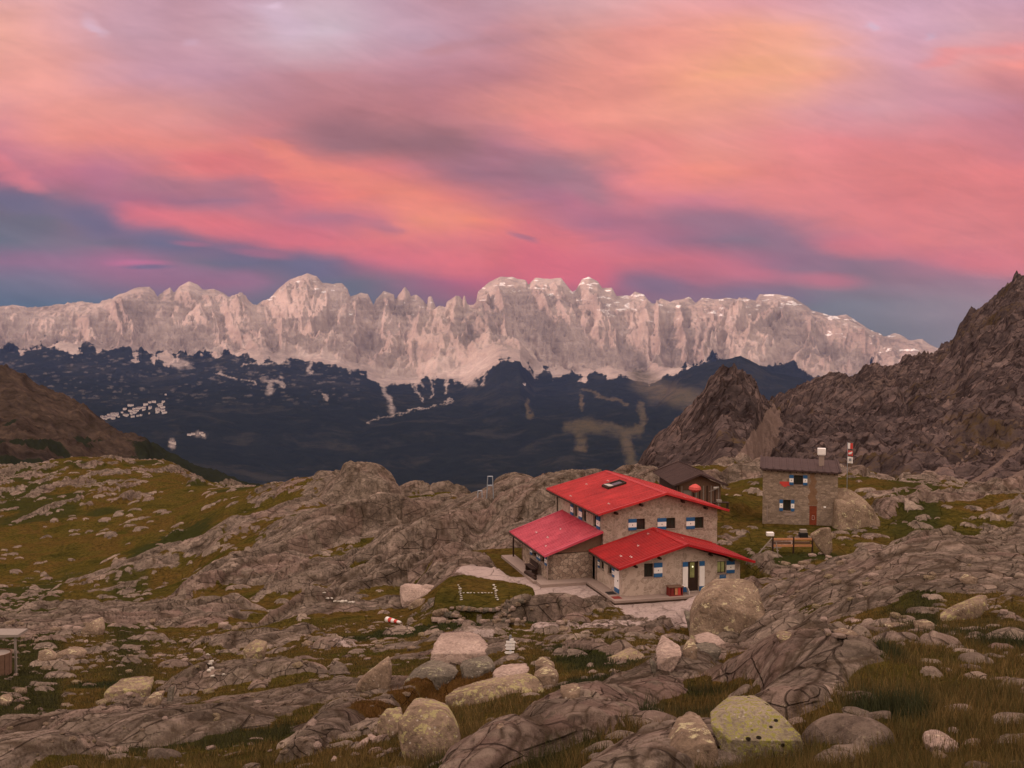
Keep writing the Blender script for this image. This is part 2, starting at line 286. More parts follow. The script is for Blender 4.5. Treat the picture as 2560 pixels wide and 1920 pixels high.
def near_ground():
    m, b, bs = newmat('alpine_ground', .95)
    geo = objc(b)
    a1 = b.n('ShaderNodeAttribute', attribute_name='m1'); a2 = b.n('ShaderNodeAttribute', attribute_name='m2')
    k1 = b.n('ShaderNodeSeparateColor'); b.put(k1.inputs[0], a1.outputs['Color']); k2 = b.n('ShaderNodeSeparateColor'); b.put(k2.inputs[0], a2.outputs['Color'])
    rock, grav, moss = k1.outputs; shrub = a1.outputs['Alpha']; bright, crack, hue = k2.outputs
    rc, n, n2 = rock_color(b, geo, 1.0)
    rc = b.mix(b.m('MULTIPLY', b.mr(hue, .45, .8), .6), rc, (.225, .145, .125, 1))       # pinkish slabs
    rc = b.mix(b.m('MULTIPLY', b.mr(hue, .4, .1), .5), rc, (.13, .105, .08, 1))
    lich = b.mr(b.noise(geo, 9, 5, .7).outputs[0], .58, .68); rc = b.mix(b.m('MULTIPLY', lich, .4), rc, (.36, .33, .22, 1)); pt = b.mr(b.noise(geo, 1.3, 8, .72, .4).outputs[0], .50, .60); rc = b.mix(b.m('MULTIPLY', pt, .42), rc, (.33, .255, .215, 1)); pd = b.mr(b.noise(b.vm('ADD', geo, (9, 4, 2)), 1.9, 8, .72, .4).outputs[0], .54, .62); rc = b.mix(b.m('MULTIPLY', pd, .5), rc, (.07, .052, .042, 1))
    rc = b.mix(b.m('MULTIPLY', bright, .55), rc, (.44, .35, .28, 1))
    rc = b.mix(b.m('MULTIPLY', crack, .8), rc, (.05, .034, .022, 1))  # crevice shade put into the colour of the cracks, and of joints below
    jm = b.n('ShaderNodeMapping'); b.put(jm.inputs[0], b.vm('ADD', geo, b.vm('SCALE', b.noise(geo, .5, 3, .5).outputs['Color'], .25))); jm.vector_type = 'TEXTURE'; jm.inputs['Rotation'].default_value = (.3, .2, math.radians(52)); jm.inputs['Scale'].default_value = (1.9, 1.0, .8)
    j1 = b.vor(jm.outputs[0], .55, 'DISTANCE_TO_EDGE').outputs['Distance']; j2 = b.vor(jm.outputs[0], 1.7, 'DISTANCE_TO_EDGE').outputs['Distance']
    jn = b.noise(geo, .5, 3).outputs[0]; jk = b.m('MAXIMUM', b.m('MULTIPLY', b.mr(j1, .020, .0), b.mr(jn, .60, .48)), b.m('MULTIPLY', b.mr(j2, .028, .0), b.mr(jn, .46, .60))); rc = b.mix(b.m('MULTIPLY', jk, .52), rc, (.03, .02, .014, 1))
    tone = b.sep(b.vor(jm.outputs[0], 1.7).outputs['Color'])[0]; tv = b.m('ADD', b.m('MULTIPLY', tone, .5), .75); rc = b.mix(1, rc, b.comb(tv, tv, tv), 'MULTIPLY')
    g1 = b.noise(geo, .12, 6, .6, .5).outputs[0]; g2 = b.noise(geo, 2.2, 7, .7, .3).outputs[0]; g3 = b.noise(geo, 14, 4, .7).outputs[0]
    gc = b.ramp(g1, [(.34, (.046, .044, .011)), (.46, (.082, .066, .017)), (.56, (.098, .064, .020)), (.68, (.055, .054, .012))])
    gv = b.ramp(g2, [(.28, (.35, .36, .33)), (.5, (1, 1, 1)), (.7, (1.55, 1.4, 1.25))])
    gc = b.mix(1, gc, gv, 'MULTIPLY'); gc = b.mix(.6, gc, b.mix(1, gc, b.ramp(g3, [(.3, (.5, .5, .5)), (.7, (1.5, 1.45, 1.3))]), 'MULTIPLY'))
    gc = b.mix(shrub, gc, b.mix(g2, (.02, .022, .008, 1), (.055, .06, .018, 1)))
    gc = b.mix(moss, gc, b.mix(g2, (.04, .026, .009, 1), (.13, .066, .020, 1)))
    gr = b.mix(b.noise(geo, 3, 6, .7).outputs[0], (.30, .235, .215, 1), (.60, .49, .46, 1))
    e = b.m('ADD', rock, b.m('MULTIPLY', b.m('SUBTRACT', b.noise(geo, 3.5, 6, .75).outputs[0], .5), 1.1))
    c = b.mix(b.mr(e, .38, .56), gc, rc)
    e2 = b.m('ADD', grav, b.m('MULTIPLY', b.m('SUBTRACT', b.noise(geo, 1.6, 7, .75).outputs[0], .5), 1.2))
    c = b.mix(b.mr(e2, .42, .56), c, gr)
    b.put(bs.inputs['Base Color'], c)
    h = b.m('SUBTRACT', b.m('ADD', b.m('MULTIPLY', n2, .5), b.m('MULTIPLY', g3, .5)), b.m('MULTIPLY', jk, .9)); bump(b, bs, h, .2, 1.0)
    return m
def hill_mat(name, kind):
    m, b, bs = newmat(name, .95); geo = objc(b)
    a1 = b.n('ShaderNodeAttribute', attribute_name='m1'); k1 = b.n('ShaderNodeSeparateColor'); b.put(k1.inputs[0], a1.outputs['Color'])
    gm, scree, forest = k1.outputs
    if kind == 'right':
        n = b.noise(geo, .03, 8, .62, .8).outputs[0]; n2 = b.noise(geo, .35, 8, .7, .2).outputs[0]
        rc = b.ramp(n, [(.3, (.046, .036, .036)), (.5, (.082, .062, .060)), (.7, (.132, .100, .094))]); sp = b.ramp(n2, [(.3, (.35, .34, .34)), (.5, (1, 1, 1)), (.7, (1.9, 1.75, 1.6))])
        km = b.n('ShaderNodeMapping'); b.put(km.inputs[0], b.vm('ADD', geo, b.vm('SCALE', b.noise(geo, .12, 4, .6).outputs['Color'], 3))); km.vector_type = 'TEXTURE'; km.inputs['Rotation'].default_value = (0, math.radians(-50), .2); km.inputs['Scale'].default_value = (22, 5, 2.6); kv = b.vor(km.outputs[0], 1.0, 'DISTANCE_TO_EDGE').outputs['Distance']; kt = b.sep(b.vor(km.outputs[0], 1.0).outputs['Color'])[0]; kt = b.m('ADD', b.m('MULTIPLY', kt, .7), .65); rc = b.mix(1, rc, b.comb(kt, kt, kt), 'MULTIPLY'); rc = b.mix(b.m('MULTIPLY', b.mr(kv, .08, 0), .8), rc, (.02, .013, .012, 1))
        rc = b.mix(1, rc, sp, 'MULTIPLY'); gc = b.mix(n2, (.04, .031, .016, 1), (.11, .073, .038, 1)); sc = b.mix(b.noise(geo, .9, 5, .8).outputs[0], (.06, .042, .035, 1), (.25, .18, .155, 1))
        e = b.m('ADD', gm, b.m('MULTIPLY', b.m('SUBTRACT', n2, .5), 1.5)); c = b.mix(b.mr(e, .35, .65), rc, gc); c = b.mix(b.mr(b.m('ADD', scree, b.m('MULTIPLY', b.m('SUBTRACT', n2, .5), .8)), .4, .6), c, sc); bd = 1.2
        bump(b, bs, n2, bd, .8)
    elif kind == 'left':
        n = b.noise(geo, .008, 8, .6, .6).outputs[0]; n2 = b.noise(geo, .06, 8, .7, .2).outputs[0]
        c = b.ramp(n, [(.35, (.034, .026, .022)), (.5, (.060, .044, .034)), (.65, (.050, .036, .029))]); c = b.mix(1, c, b.ramp(n2, [(.3, (.4, .4, .35)), (.5, (1, 1, 1)), (.7, (1.9, 1.8, 1.7))]), 'MULTIPLY')
        e = b.m('ADD', forest, b.m('MULTIPLY', b.m('SUBTRACT', b.noise(geo, .03, 6, .8).outputs[0], .5), 1.3)); c = b.mix(b.mr(e, .42, .58), c, b.mix(n2, (.012, .014, .009, 1), (.03, .034, .02, 1)))
        bump(b, bs, n2, 6, .8)
    else:
        n = b.noise(geo, .0014, 9, .62, .5).outputs[0]; n2 = b.noise(geo, .009, 8, .7, .2).outputs[0]
        st = b.n('ShaderNodeMapping'); b.put(st.inputs[0], geo); st.inputs['Scale'].default_value = (.0009, .0009, .012); n3 = b.noise(st.outputs[0], 1, 6, .65, .6).outputs[0]
        rc = b.ramp(n, [(.3, (.25, .205, .185)), (.5, (.40, .33, .295)), (.7, (.52, .44, .40))])
        rc = b.mix(.25, rc, b.mix(1, rc, b.ramp(n3, [(.3, (.55, .53, .55)), (.5, (1, 1, 1)), (.68, (1.25, 1.22, 1.2))]), 'MULTIPLY'))
        rc = b.mix(.45, rc, b.mix(1, rc, b.ramp(n2, [(.3, (.5, .48, .5)), (.5, (1, 1, 1)), (.7, (1.3, 1.28, 1.25))]), 'MULTIPLY'))
        rc = b.mix(scree, rc, b.mix(n2, (.34, .29, .26, 1), (.56, .48, .43, 1)))
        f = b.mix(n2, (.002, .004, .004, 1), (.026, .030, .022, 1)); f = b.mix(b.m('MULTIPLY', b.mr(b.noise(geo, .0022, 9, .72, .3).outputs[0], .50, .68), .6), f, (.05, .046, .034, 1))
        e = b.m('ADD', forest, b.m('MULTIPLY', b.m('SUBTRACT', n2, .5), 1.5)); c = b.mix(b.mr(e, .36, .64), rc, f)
        c = b.mix(b.m('MULTIPLY', gm, b.mr(n2, .25, .6, .45, 1.15)), c, b.mix(n, (.06, .058, .026, 1), (.14, .10, .06, 1))); c = b.mix(b.m('MULTIPLY', scree, b.mr(n2, .3, .6, .25, 1.0)), c, (.40, .34, .31, 1))
        c = b.mix(b.mr(b.m('ADD', a1.outputs['Alpha'], b.m('MULTIPLY', b.m('SUBTRACT', n2, .5), .5)), .45, .6), c, (.86, .84, .84, 1))
        bump(b, bs, b.m('ADD', n2, b.m('MULTIPLY', n3, .5)), 60, .7)
    b.put(bs.inputs['Base Color'], c); return m
def boulder_mat(name, base, lich=(.42, .40, .24), amt=.4, scale=1.0, spots=False, ls=1.0):
    m, b, bs = newmat(name, .93); co = objc(b)
    c, n, n2 = rock_color(b, co, 1.6*scale, base)
    l = b.mr(b.m('ADD', b.noise(co, 2.4*scale*ls, 8, .75, .3).outputs[0], b.m('MULTIPLY', b.m('SUBTRACT', b.noise(co, 14*scale, 4, .7).outputs[0], .5), .35)), .64-amt*.28, .70-amt*.28)
    c = b.mix(l, c, b.mix(b.noise(co, 5*scale, 3).outputs[0], lich, tuple(q*1.5 for q in lich)))
    w = b.vor(co, 7*scale); c = b.mix(b.m('MULTIPLY', b.mr(b.m('ADD', w.outputs['Distance'], b.m('MULTIPLY', n2, .25)), .30, .22), .5), c, (.50, .46, .40, 1))
    if spots:
        v = b.vor(co, 4.5); c = b.mix(b.mr(v.outputs['Distance'], .20, .14), c, (.02, .016, .012, 1))
    b.put(bs.inputs['Base Color'], c)
    bump(b, bs, b.m('ADD', n2, b.m('MULTIPLY', b.noise(co, 22*scale, 4, .7).outputs[0], .4)), .06, .9); return m
ROCK = ((.115, .083, .06), (.215, .16, .12), (.32, .245, .185)); PINK = ((.22, .165, .14), (.34, .26, .225), (.46, .36, .315)); GREY = ((.07, .06, .05), (.14, .122, .10), (.22, .19, .155))
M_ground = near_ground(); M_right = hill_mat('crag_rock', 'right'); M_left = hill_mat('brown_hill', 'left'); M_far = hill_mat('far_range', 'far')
MB_rock = boulder_mat('weathered_rock', ROCK, (.36, .32, .20), .25); MB_pink = boulder_mat('pale_pink_rock', PINK, (.40, .33, .26), .1); MB_lich = boulder_mat('lichen_rock', ROCK, (.27, .24, .12), .45, ls=1.6)
MB_yel = boulder_mat('yellow_lichen_rock', ((.12, .10, .075), (.26, .22, .16), (.36, .30, .24)), (.20, .19, .055), .5, 1.3, True, 4.0); MB_grey = boulder_mat('dark_grey_rock', GREY, (.22, .21, .14), .25)
def simple(name, c, rough=.7, var=.25, sc=8, spec=.3, bmp=0, metal=0):
    m, b, bs = newmat(name, rough); co = objc(b); n = b.noise(co, sc, 6, .6).outputs[0]
    a = tuple(q*(1-var) for q in c); d = tuple(min(1, q*(1+var)) for q in c); b.put(bs.inputs['Base Color'], b.mix(n, a+(1,), d+(1,))); bs.inputs['Specular IOR Level'].default_value = spec; bs.inputs['Metallic'].default_value = metal
    if bmp: bump(b, bs, n, bmp)
    return m
# ------------------------------------------------------------------ terrain: near ground
GC = [-900, -400, 0, 200, 400, 600, 800, 1000, 1150, 1300, 1500, 1650, 1800, 1950, 2100, 2300, 2560, 3000, 3500]
GS = [6, 10, 14, 19, 26, 34, 44, 56, 70, 88, 110, 140, 175, 220, 280, 360, 500]
GR = [
 [3000,2500,2250,2080,1930,1820,1730,1670,1610,1560,1520,1480,1420,1330,1230,1200,1320],
 [3000,2500,2250,2080,1930,1820,1730,1670,1610,1560,1520,1480,1420,1330,1230,1200,1320],
 [3000,2500,2250,2080,1930,1820,1730,1670,1605,1555,1525,1500,1430,1310,1182,1200,1320],
 [3000,2480,2240,2060,1920,1815,1725,1665,1600,1550,1520,1490,1420,1295,1158,1190,1320],
 [2950,2450,2220,2050,1910,1800,1715,1660,1605,1560,1520,1450,1370,1270,1172,1200,1320],
 [2900,2430,2200,2030,1890,1790,1700,1640,1590,1540,1480,1390,1300,1222,1240,1330,1430],
 [2900,2400,2150,1990,1870,1770,1690,1630,1570,1520,1450,1350,1260,1197,1260,1400,1500],
 [2850,2350,2100,1950,1840,1750,1670,1615,1560,1500,1430,1330,1250,1262,1350,1450,1550],
 [2800,2320,2080,1930,1820,1740,1660,1605,2.3,1.2,1400,1285,1240,1290,1380,1500,1600],
 [2750,2290,2050,1900,1800,1710,1640,1600,2.2,0.8,1380,1218,1260,1300,1380,1500,1600],
 [2700,2250,2000,1860,1770,1690,1625,1585,1.9,0.8,1.0,-1,-5,-12,-25,-40,-60],
 [2650,2230,1980,1840,1750,1680,1625,1590,1.6,0.9,2.8,1,-4,-12,-25,-40,-60],
 [2620,2180,1960,1835,1750,1680,1630,4.0,2.2,1.8,2.4,1,-3,-12,-25,-40,-60],
 [2580,2130,1930,1790,1700,1635,1570,1480,3.0,1.8,2.0,1,-2,-12,-25,-40,-60],
 [2520,2090,1900,1760,1660,1585,1505,1432,1408,2.2,2.4,1,-2,-12,-25,-40,-60],
 [2500,2080,1890,1750,1640,1545,1452,1384,1350,1400,3,0,-5,-14,-25,-40,-60],
 [2500,2080,1890,1750,1635,1540,1450,1388,1352,1400,3,0,-5,-14,-25,-40,-60],
 [2500,2080,1890,1750,1635,1540,1450,1388,1352,1400,3,0,-5,-14,-25,-40,-60],
 [2500,2080,1890,1750,1635,1540,1450,1388,1352,1400,3,0,-5,-14,-25,-40,-60]]
GT = Table(GC, GS, GR)
def wx(px, Y): return (px-1280)/FOC*Y
# bedrock humps: (px, Y, half width, half depth, height, heading deg, edge steepness)
HUMPS = [(150,92,5.5,4.5,1.3,0,2),(430,88,4.2,6,1.5,20,2.5),(770,79,2.3,4.5,1.2,10,2),(645,66,2.4,4,.7,30,2.5),(490,80,2,3,.6,0,2),
 (380,32,3,2.2,.55,0,4),(600,43,3.2,1.8,1.0,5,5),(160,33,2,2,.5,20,4),(60,28,1.2,1.5,.5,0,4),(1990,25,1.4,4.5,.7,-12,3),(2020,33,1.1,3,.5,-10,3),(2330,50,4.6,13,.3,-8,3),(2480,62,5,5,.2,0,3),
 (965,97,3.6,5,2.2,25,2),(770,102,4.2,7,1.8,30,2),(560,118,4,9,1.8,30,2),(930,180,4.8,6.5,3.6,0,12),(885,181,4.8,8,3.0,0,5),(815,190,8,10,3.0,0,2.4),(690,196,8,10,2.0,0,2.2),(760,150,6,14,2.2,35,3),(1050,118,4,7,1.4,30,3),(480,150,6,16,2.2,35,3),(1330,128,5,9,2.0,20,2.5),(1200,132,4,9,1.2,35,3),(1080,120,4,8,1.8,35,3),(1250,112,3,5,1.0,30,3),(660,158,6,12,2.2,35,3),(840,140,5,12,2.0,35,3),(330,150,7,10,2.5,30,3)]
SLABS = [(1290,18.5,1790,39,1.3,.5),(1180,17,1420,24,.8,.2),(1960,17.5,2060,30,1.0,.4),(1560,14.5,1700,17,.8,.3),(1890,60,2120,68,1.2,-.1),(1350,66,1480,72,1.4,.3),(1120,66,1330,68,1.0,.15),(820,29,1060,37,.5,.2),(740,24,860,33,.6,.25)]
GRASSY = [(2400,23,6,8),(2250,17,2.6,6),(150,50,7,6),(1000,63,6,5),(700,52,4,3.5),(1210,72,3.6,3.4),(1860,34,2.2,9),(500,235,16,30),(150,180,30,40),(1000,62,4,4),(1950,101,6,7),(1180,44,2,4),(1280,28,1.2,4),(450,48,3,3),(1130,17,2.5,3),(950,20,2,3),(2480,30,5,9),(870,158,5,10),(1400,46,3,6),(250,115,9,4),(700,70,2.5,5)]
ROCKY = [(930,125,18,20,.10),(600,165,26,26,.06),(1300,125,14,30,.35),(300,31,8,6,.20),(600,38,8,7,.22),(350,90,12,8,.12),(2350,52,8,14,.35),(720,76,7,12,.15),(1700,66,16,4,.10),(1900,80,12,7,.10),(1080,55,7,4,.12),(1600,24,3,8,.2),(1400,64,6,4,.2),(2100,60,6,6,.3)]
GRAVEL = [(1560,75.5,5.5,3.6),(1270,83,3.6,2.2),(1440,80,4,2.5),(1660,70,2.4,4),(1690,64,1.4,4)]
PATHS = [(1400,60.5,3.4,1.0),(1480,62,2.0,1.0),(1180,57.5,3,.7),(900,58,3,.6),(1560,63,1.8,1.2)]
MOSS = [(1115,37,1.7,2.6),(960,31,1.1,1.6),(1060,34,1.2,1.2)]
SHRUBS = [(2170,23.5,.8,1.6),(2020,19.5,.6,.9),(2540,27,.9,1.6),(1500,41,1.6,5),(1430,44,1.2,3),(1900,50,2.0,2.5),(1100,63,5,2.6),(1330,64,3,1.6),(870,62,2.5,2),(60,29,1.0,1.2),(2220,17,.7,1),(240,46,1.5,1.2),(1840,46,1.3,3),(1990,85,5,3),(100,125,9,4),(420,178,6,14),(1270,98,3,5),(1150,92,4,3),(1480,32,1,2),(1590,20.5,.6,1.2)]
def ell(x, y, px, Y, rx, ry, head=0):
    c, s = math.cos(math.radians(head)), math.sin(math.radians(head)); dx = x-wx(px, Y); dy = y-Y
    return ((dx*c-dy*s)/rx)**2+((dx*s+dy*c)/ry)**2
P0 = Vector((7.747, 78.0, 1.045)); TH = math.radians(14.6)
def padlocal(x, y): 
    dx = x-P0.x; dy = y-P0.y; return dx*math.cos(TH)+dy*math.sin(TH), -dx*math.sin(TH)+dy*math.cos(TH)
def ground(x, y):
    x = np.asarray(x, float); y = np.asarray(y, float)
    A = np.clip(y/60, .3, 3.2)
    z = GT(x+fbm(x/9, y/9, 5, 3)*y*.012, y*(1+.03*fbm(x/(y*.12), y/(y*.12+5), 3, 3)))
    ca, sa = math.cos(math.radians(52)), math.sin(math.radians(52))
    p = x*ca+y*sa; q = -x*sa+y*ca
    w1 = fbm(x/11, y/11, 21, 4)*3.2; w2 = fbm(x/11, y/11, 33, 4)*3.2
    n = fbm((p+w1)/22, (q+w2)/8, 41, 3, .5)*.55+fbm((p+w1)/7, (q+w2)/3, 43, 2)*.25; fine = fbm(x/1.7, y/1.7, 44, 4, .6)*.16
    bias = np.zeros_like(z)
    for px, Y, rx, ry, a in ROCKY: bias += a*np.exp(-ell(x, y, px, Y, rx, ry))
    for px, Y, rx, ry in GRASSY: bias -= .42*np.exp(-ell(x, y, px, Y, rx, ry)**1.5)
    rk = n+bias-.13; up_ = np.zeros_like(z)
    for px, Y, rx, ry, h, hd, pw in HUMPS:
        e = ell(x, y, px, Y, rx, ry, hd)*(1+.35*fbm(x/(rx*.8), y/(rx*.8), int(px), 2)); d = np.exp(-np.clip(e, 0, 8)**(pw/2)); up_ += h*d; rk = np.maximum(rk, rk*(1-d)+d*(.5 if rx < 5.4 else .07))
    for pa, ya, pb, yb, r, h in SLABS:
        ax, bx = wx(pa, ya), wx(pb, yb); ux, uy = bx-ax, yb-ya; L2 = ux*ux+uy*uy
        t = np.clip(((x-ax)*ux+(y-ya)*uy)/L2, 0, 1); d = np.hypot(x-ax-t*ux, y-ya-t*uy)*(1+.4*fbm(x/2.5, y/2.5, int(pa)+3, 2)); k = np.exp(-np.clip(d/r, 0, 4)**2.5); up_ += h*k; rk = np.maximum(rk, rk*(1-k)+k*.55)
    mh = ss(-.10, .16, rk); mk = ss(-.05, .07, rk+fine)
    # jointed rock: tilted blocks along the strike at several sizes
    R = np.zeros_like(z); crack = np.zeros_like(z); hue = np.full(z.shape, .45)
    far = ss(60, 130, y)
    for k, (sz, amp, an, near, fade) in enumerate(((9., .55, .4, 0, 1e4), (3.2, .5, .45, 0, 600), (1.15, .5, .5, 0, 170), (.42, .42, .6, 0, 62))):
        wpx = fbm(x/sz*.5, y/sz*.5, 60+k, 2)*.3; wpy = fbm(x/sz*.5, y/sz*.5, 70+k, 2)*.3
        d1, d2, cx, cy, vx, vy = cell(p/sz*an+wpx, q/sz+wpy, 80+k*7)
        a = h2(cx, cy, 1+k)-.5; b_ = h2(cx, cy, 2+k)-.5; c_ = h2(cx, cy, 3+k)-.35
        lod = 1-ss(fade*.6, fade, y) if fade < 1e4 else far
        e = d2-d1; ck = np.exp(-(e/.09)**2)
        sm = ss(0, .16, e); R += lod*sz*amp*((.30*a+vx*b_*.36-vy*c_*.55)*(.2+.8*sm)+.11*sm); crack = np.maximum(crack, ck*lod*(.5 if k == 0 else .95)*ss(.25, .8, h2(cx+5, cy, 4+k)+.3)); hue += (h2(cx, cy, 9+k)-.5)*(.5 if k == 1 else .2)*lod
    R += .07*A*fbm(x/(1.3*A), y/(1.3*A), 90, 4, .5)
    mid = .92+.08*far
    smt = np.exp(-ell(x, y, 2330, 48, 6, 13)**2)+np.exp(-ell(x, y, 1560, 27, 1.8, 9, -12)**2)
    z = z+up_*.75+mh*(R*mid*(1-.6*np.clip(smt, 0, 1))*np.clip(A, .5, 1.3)+.20*np.clip(A, .6, 3)*ss(-.1, .5, rk))+(1-mh)*(.10*A*fbm(x/(2.2*A), y/(2.2*A), 95, 5, .55)+.03*fbm(x/.5, y/.5, 96, 3))
    z += 1.3*far*fbm((p+w1)/22, (q+w2)/9, 97, 3)*ss(60, 150, y)+.35*fbm(x/7, y/7, 99, 3)
    # embedded stones
    bright = np.zeros_like(z); rock = mk.copy()
    for k, (cs, prob, hh, lo, hi) in enumerate(((.62, .17, .5, 0, 90), (1.5, .20, .5, 0, 200), (3.2, .24, .42, 45, 600))):
        d1, d2, cx, cy, vx, vy = cell(x/cs+.2*vn(x/cs*2, y/cs*2, 7), y/cs+.2*vn(x/cs*2, y/cs*2, 8), 200+k*5)
        r = .18+.26*h2(cx, cy, 205+k); dens = prob*(.45+1.1*ss(-.3, .35, vn(x/14, y/14, 210)+.6*vn(x/4, y/4, 211)))
        on = (h2(cx, cy, 207+k) < dens)*ss(hi, hi*.7, y)*ss(lo*.7-.1, lo+.01, y)
        s_ = np.sqrt(np.clip(1-(d1/r)**2, 0, 1))*on; z += s_*r*cs*hh*(1-.6*mk); hit_ = (s_ > .05)*on
        rock = np.maximum(rock, hit_); bright = np.maximum(bright, hit_*(.05+.6*h2(cx, cy, 209+k)**3))
        hue = np.where(hit_ > .5, .3+.4*h2(cx, cy, 215+k), hue)
    # level ground of the yard, helipad terrace and huts
    def pad(m, zz, z): return z*(1-m)+zz*m
    a, b = padlocal(x, y); flat = np.zeros_like(z)
    dd = np.maximum(np.maximum(-5.6-a, a-10.5), np.maximum(-2.0-b, b-20)); m = ss(1.6, 0, dd+.5*fbm(x/1.5, y/1.5, 301, 3)); z = pad(m, .72+.10*np.clip(a-4, 0, 9)+.02*fbm(x, y, 302, 3), z); flat = np.maximum(flat, m)
    m = ss(1.5, .6, ell(x, y, 1560, 75, 6, 3)); z = pad(m, .70+.04*fbm(x*1.5, y*1.5, 303, 4), z); flat = np.maximum(flat, m)
    m = ss(1.12, .94, (np.abs((x-wx(1212, 72.6))/3.3)**4+np.abs((y-72.8)/3.9)**4)+.12*fbm(x/1.2, y/1.2, 304, 3)); z = pad(m, 2.3+.03*fbm(x*2, y*2, 305, 3), z); hp = m
    m = ss(1.5, .8, ell(x, y, 1205, 66.0, 4.8, 2.2)); z = pad(m, np.minimum(z, 1.5+.1*fbm(x*2, y*2, 309, 3)), z)
    m = ss(1.5, .7, ell(x, y, 1735, 108.5, 5, 7)); z = pad(m, 3.0, z); fl2 = m
    m = ss(1.6, .8, ell(x, y, 2005, 102, 5.2, 5.2)); z = pad(m, 2.1+.05*fbm(x, y, 306, 3), z)
    fl2 = np.maximum(fl2, m)
    rock = rock*(1-flat)*(1-hp)*(1-.8*fl2)
    gv = np.zeros_like(z)
    for px, Y, rx, ry in GRAVEL: gv = np.maximum(gv, ss(1.7, .5, ell(x, y, px, Y, rx, ry)))
    for px, Y, rx, ry in PATHS: gv = np.maximum(gv, .5*ss(2.0, .2, ell(x, y, px, Y, rx, ry)))
    gv = gv*(1-hp)
    ms = np.zeros_like(z)
    for px, Y, rx, ry in MOSS: ms = np.maximum(ms, ss(1.4, .5, ell(x, y, px, Y, rx, ry)+.5*fbm(x*1.5, y*1.5, 310, 4)))
    sh = .85*ss(.18, .42, fbm(x/3.5*np.clip(40/y, .25, 1.2), y/3.5*np.clip(40/y, .25, 1.2), 311, 4))
    for px, Y, rx, ry in SHRUBS: sh = np.maximum(sh, ss(1.5, .5, ell(x, y, px, Y, rx, ry)+.7*fbm(x*1.2, y*1.2, 312, 4)))
    sh = sh*(1-hp)*(1-flat)
    rock = np.clip(rock*(1-.85*ms), 0, 1)
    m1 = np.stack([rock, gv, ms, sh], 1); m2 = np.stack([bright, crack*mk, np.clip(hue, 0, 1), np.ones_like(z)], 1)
    return z, {'m1': m1, 'm2': m2}
pxs = np.concatenate([np.linspace(-900, -60, 110, endpoint=False), np.linspace(-60, 2620, 1450, endpoint=False), np.linspace(2620, 3500, 110)])
Ys = np.concatenate([np.exp(np.linspace(math.log(6), math.log(13), 60, endpoint=False)), np.exp(np.linspace(math.log(13), math.log(330), 1000, endpoint=False)), np.linspace(330, 500, 25)])
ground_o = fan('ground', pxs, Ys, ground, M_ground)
def gz(x, y): return float(ground(np.array([x]), np.array([y]))[0][0])
_gy = np.exp(np.linspace(math.log(9), math.log(400), 900))
def hit(px, py, ymin=9):
    xs = (px-1280)/FOC*_gy; z, _ = ground(xs, _gy); ray = pyz(py, _gy); ok = np.where((z >= ray) & (_gy >= ymin))[0]
    if len(ok) == 0: return None
    i = ok[0]; return Vector((xs[i], _gy[i], z[i]))
# ------------------------------------------------------------------ right-hand crag and mountain slope
RC = [1350,1450,1550,1600,1650,1697,1731,1760,1789,1801,1830,1850,1864,1888,1905,1951,2003,2055,2113,2142,2183,2212,2229,2264,2298,2339,2379,2408,2437,2466,2495,2513,2530,2560,2700,2900,3400]
RSt = [120,150,180,220,265,315,390,470,580,740,980,1300]
F_ = {1350:1700,1450:1500,1550:1250,1600:1172,1650:1109,1697:1068,1731:1039,1760:1008,1789:964,1801:941,1830:931,1850:938,1864:952,1888:973,1905:990,1951:1019,2003:993,2055:981,2113:979,2142:976,2183:974,2212:968,2229:958}
M_ = {1905:1060,1951:984,2003:961,2055:950,2113:932,2142:941,2183:912,2212:925,2229:935}
Bq = {2264:918,2298:889,2339:888,2379:860,2408:814,2437:785,2466:767,2495:750,2513:727,2530:706,2560:703,2700:640,2900:560,3400:450}
RR = []
for c in RC:
    if c <= 1888:
        f = F_[c]; r = [max(1330, f+200), f*.3+1330*.7+20, f*.45+1300*.55, f*.65+1280*.35, f*.85+1260*.15-10, f, f+70, f+200, f+400, 1700, 1700, 1700]
        if c <= 1450: r = [1600, 1600, 1600, 1600, 1600, 1600, 1600, 1650, 1700, 1700, 1700, 1700]
    elif c <= 2229:
        f = F_[c]; m = M_[c]; r = [1340, 1290, 1235, 1175, 1115, 1060, f, f+25, m, m+120, m+300, 1700]
        if c == 1905: r[5] = 1010
    else:
        f = Bq[c]; L = [1330, 1285, 1225, 1160, 1095]; r = L+[1095-(1095-f)*.28, 1095-(1095-f)*.5, 1095-(1095-f)*.72, 1095-(1095-f)*.9, f, f+60, f+200]
    RR.append(r)
RT = Table(RC, RSt, RR)
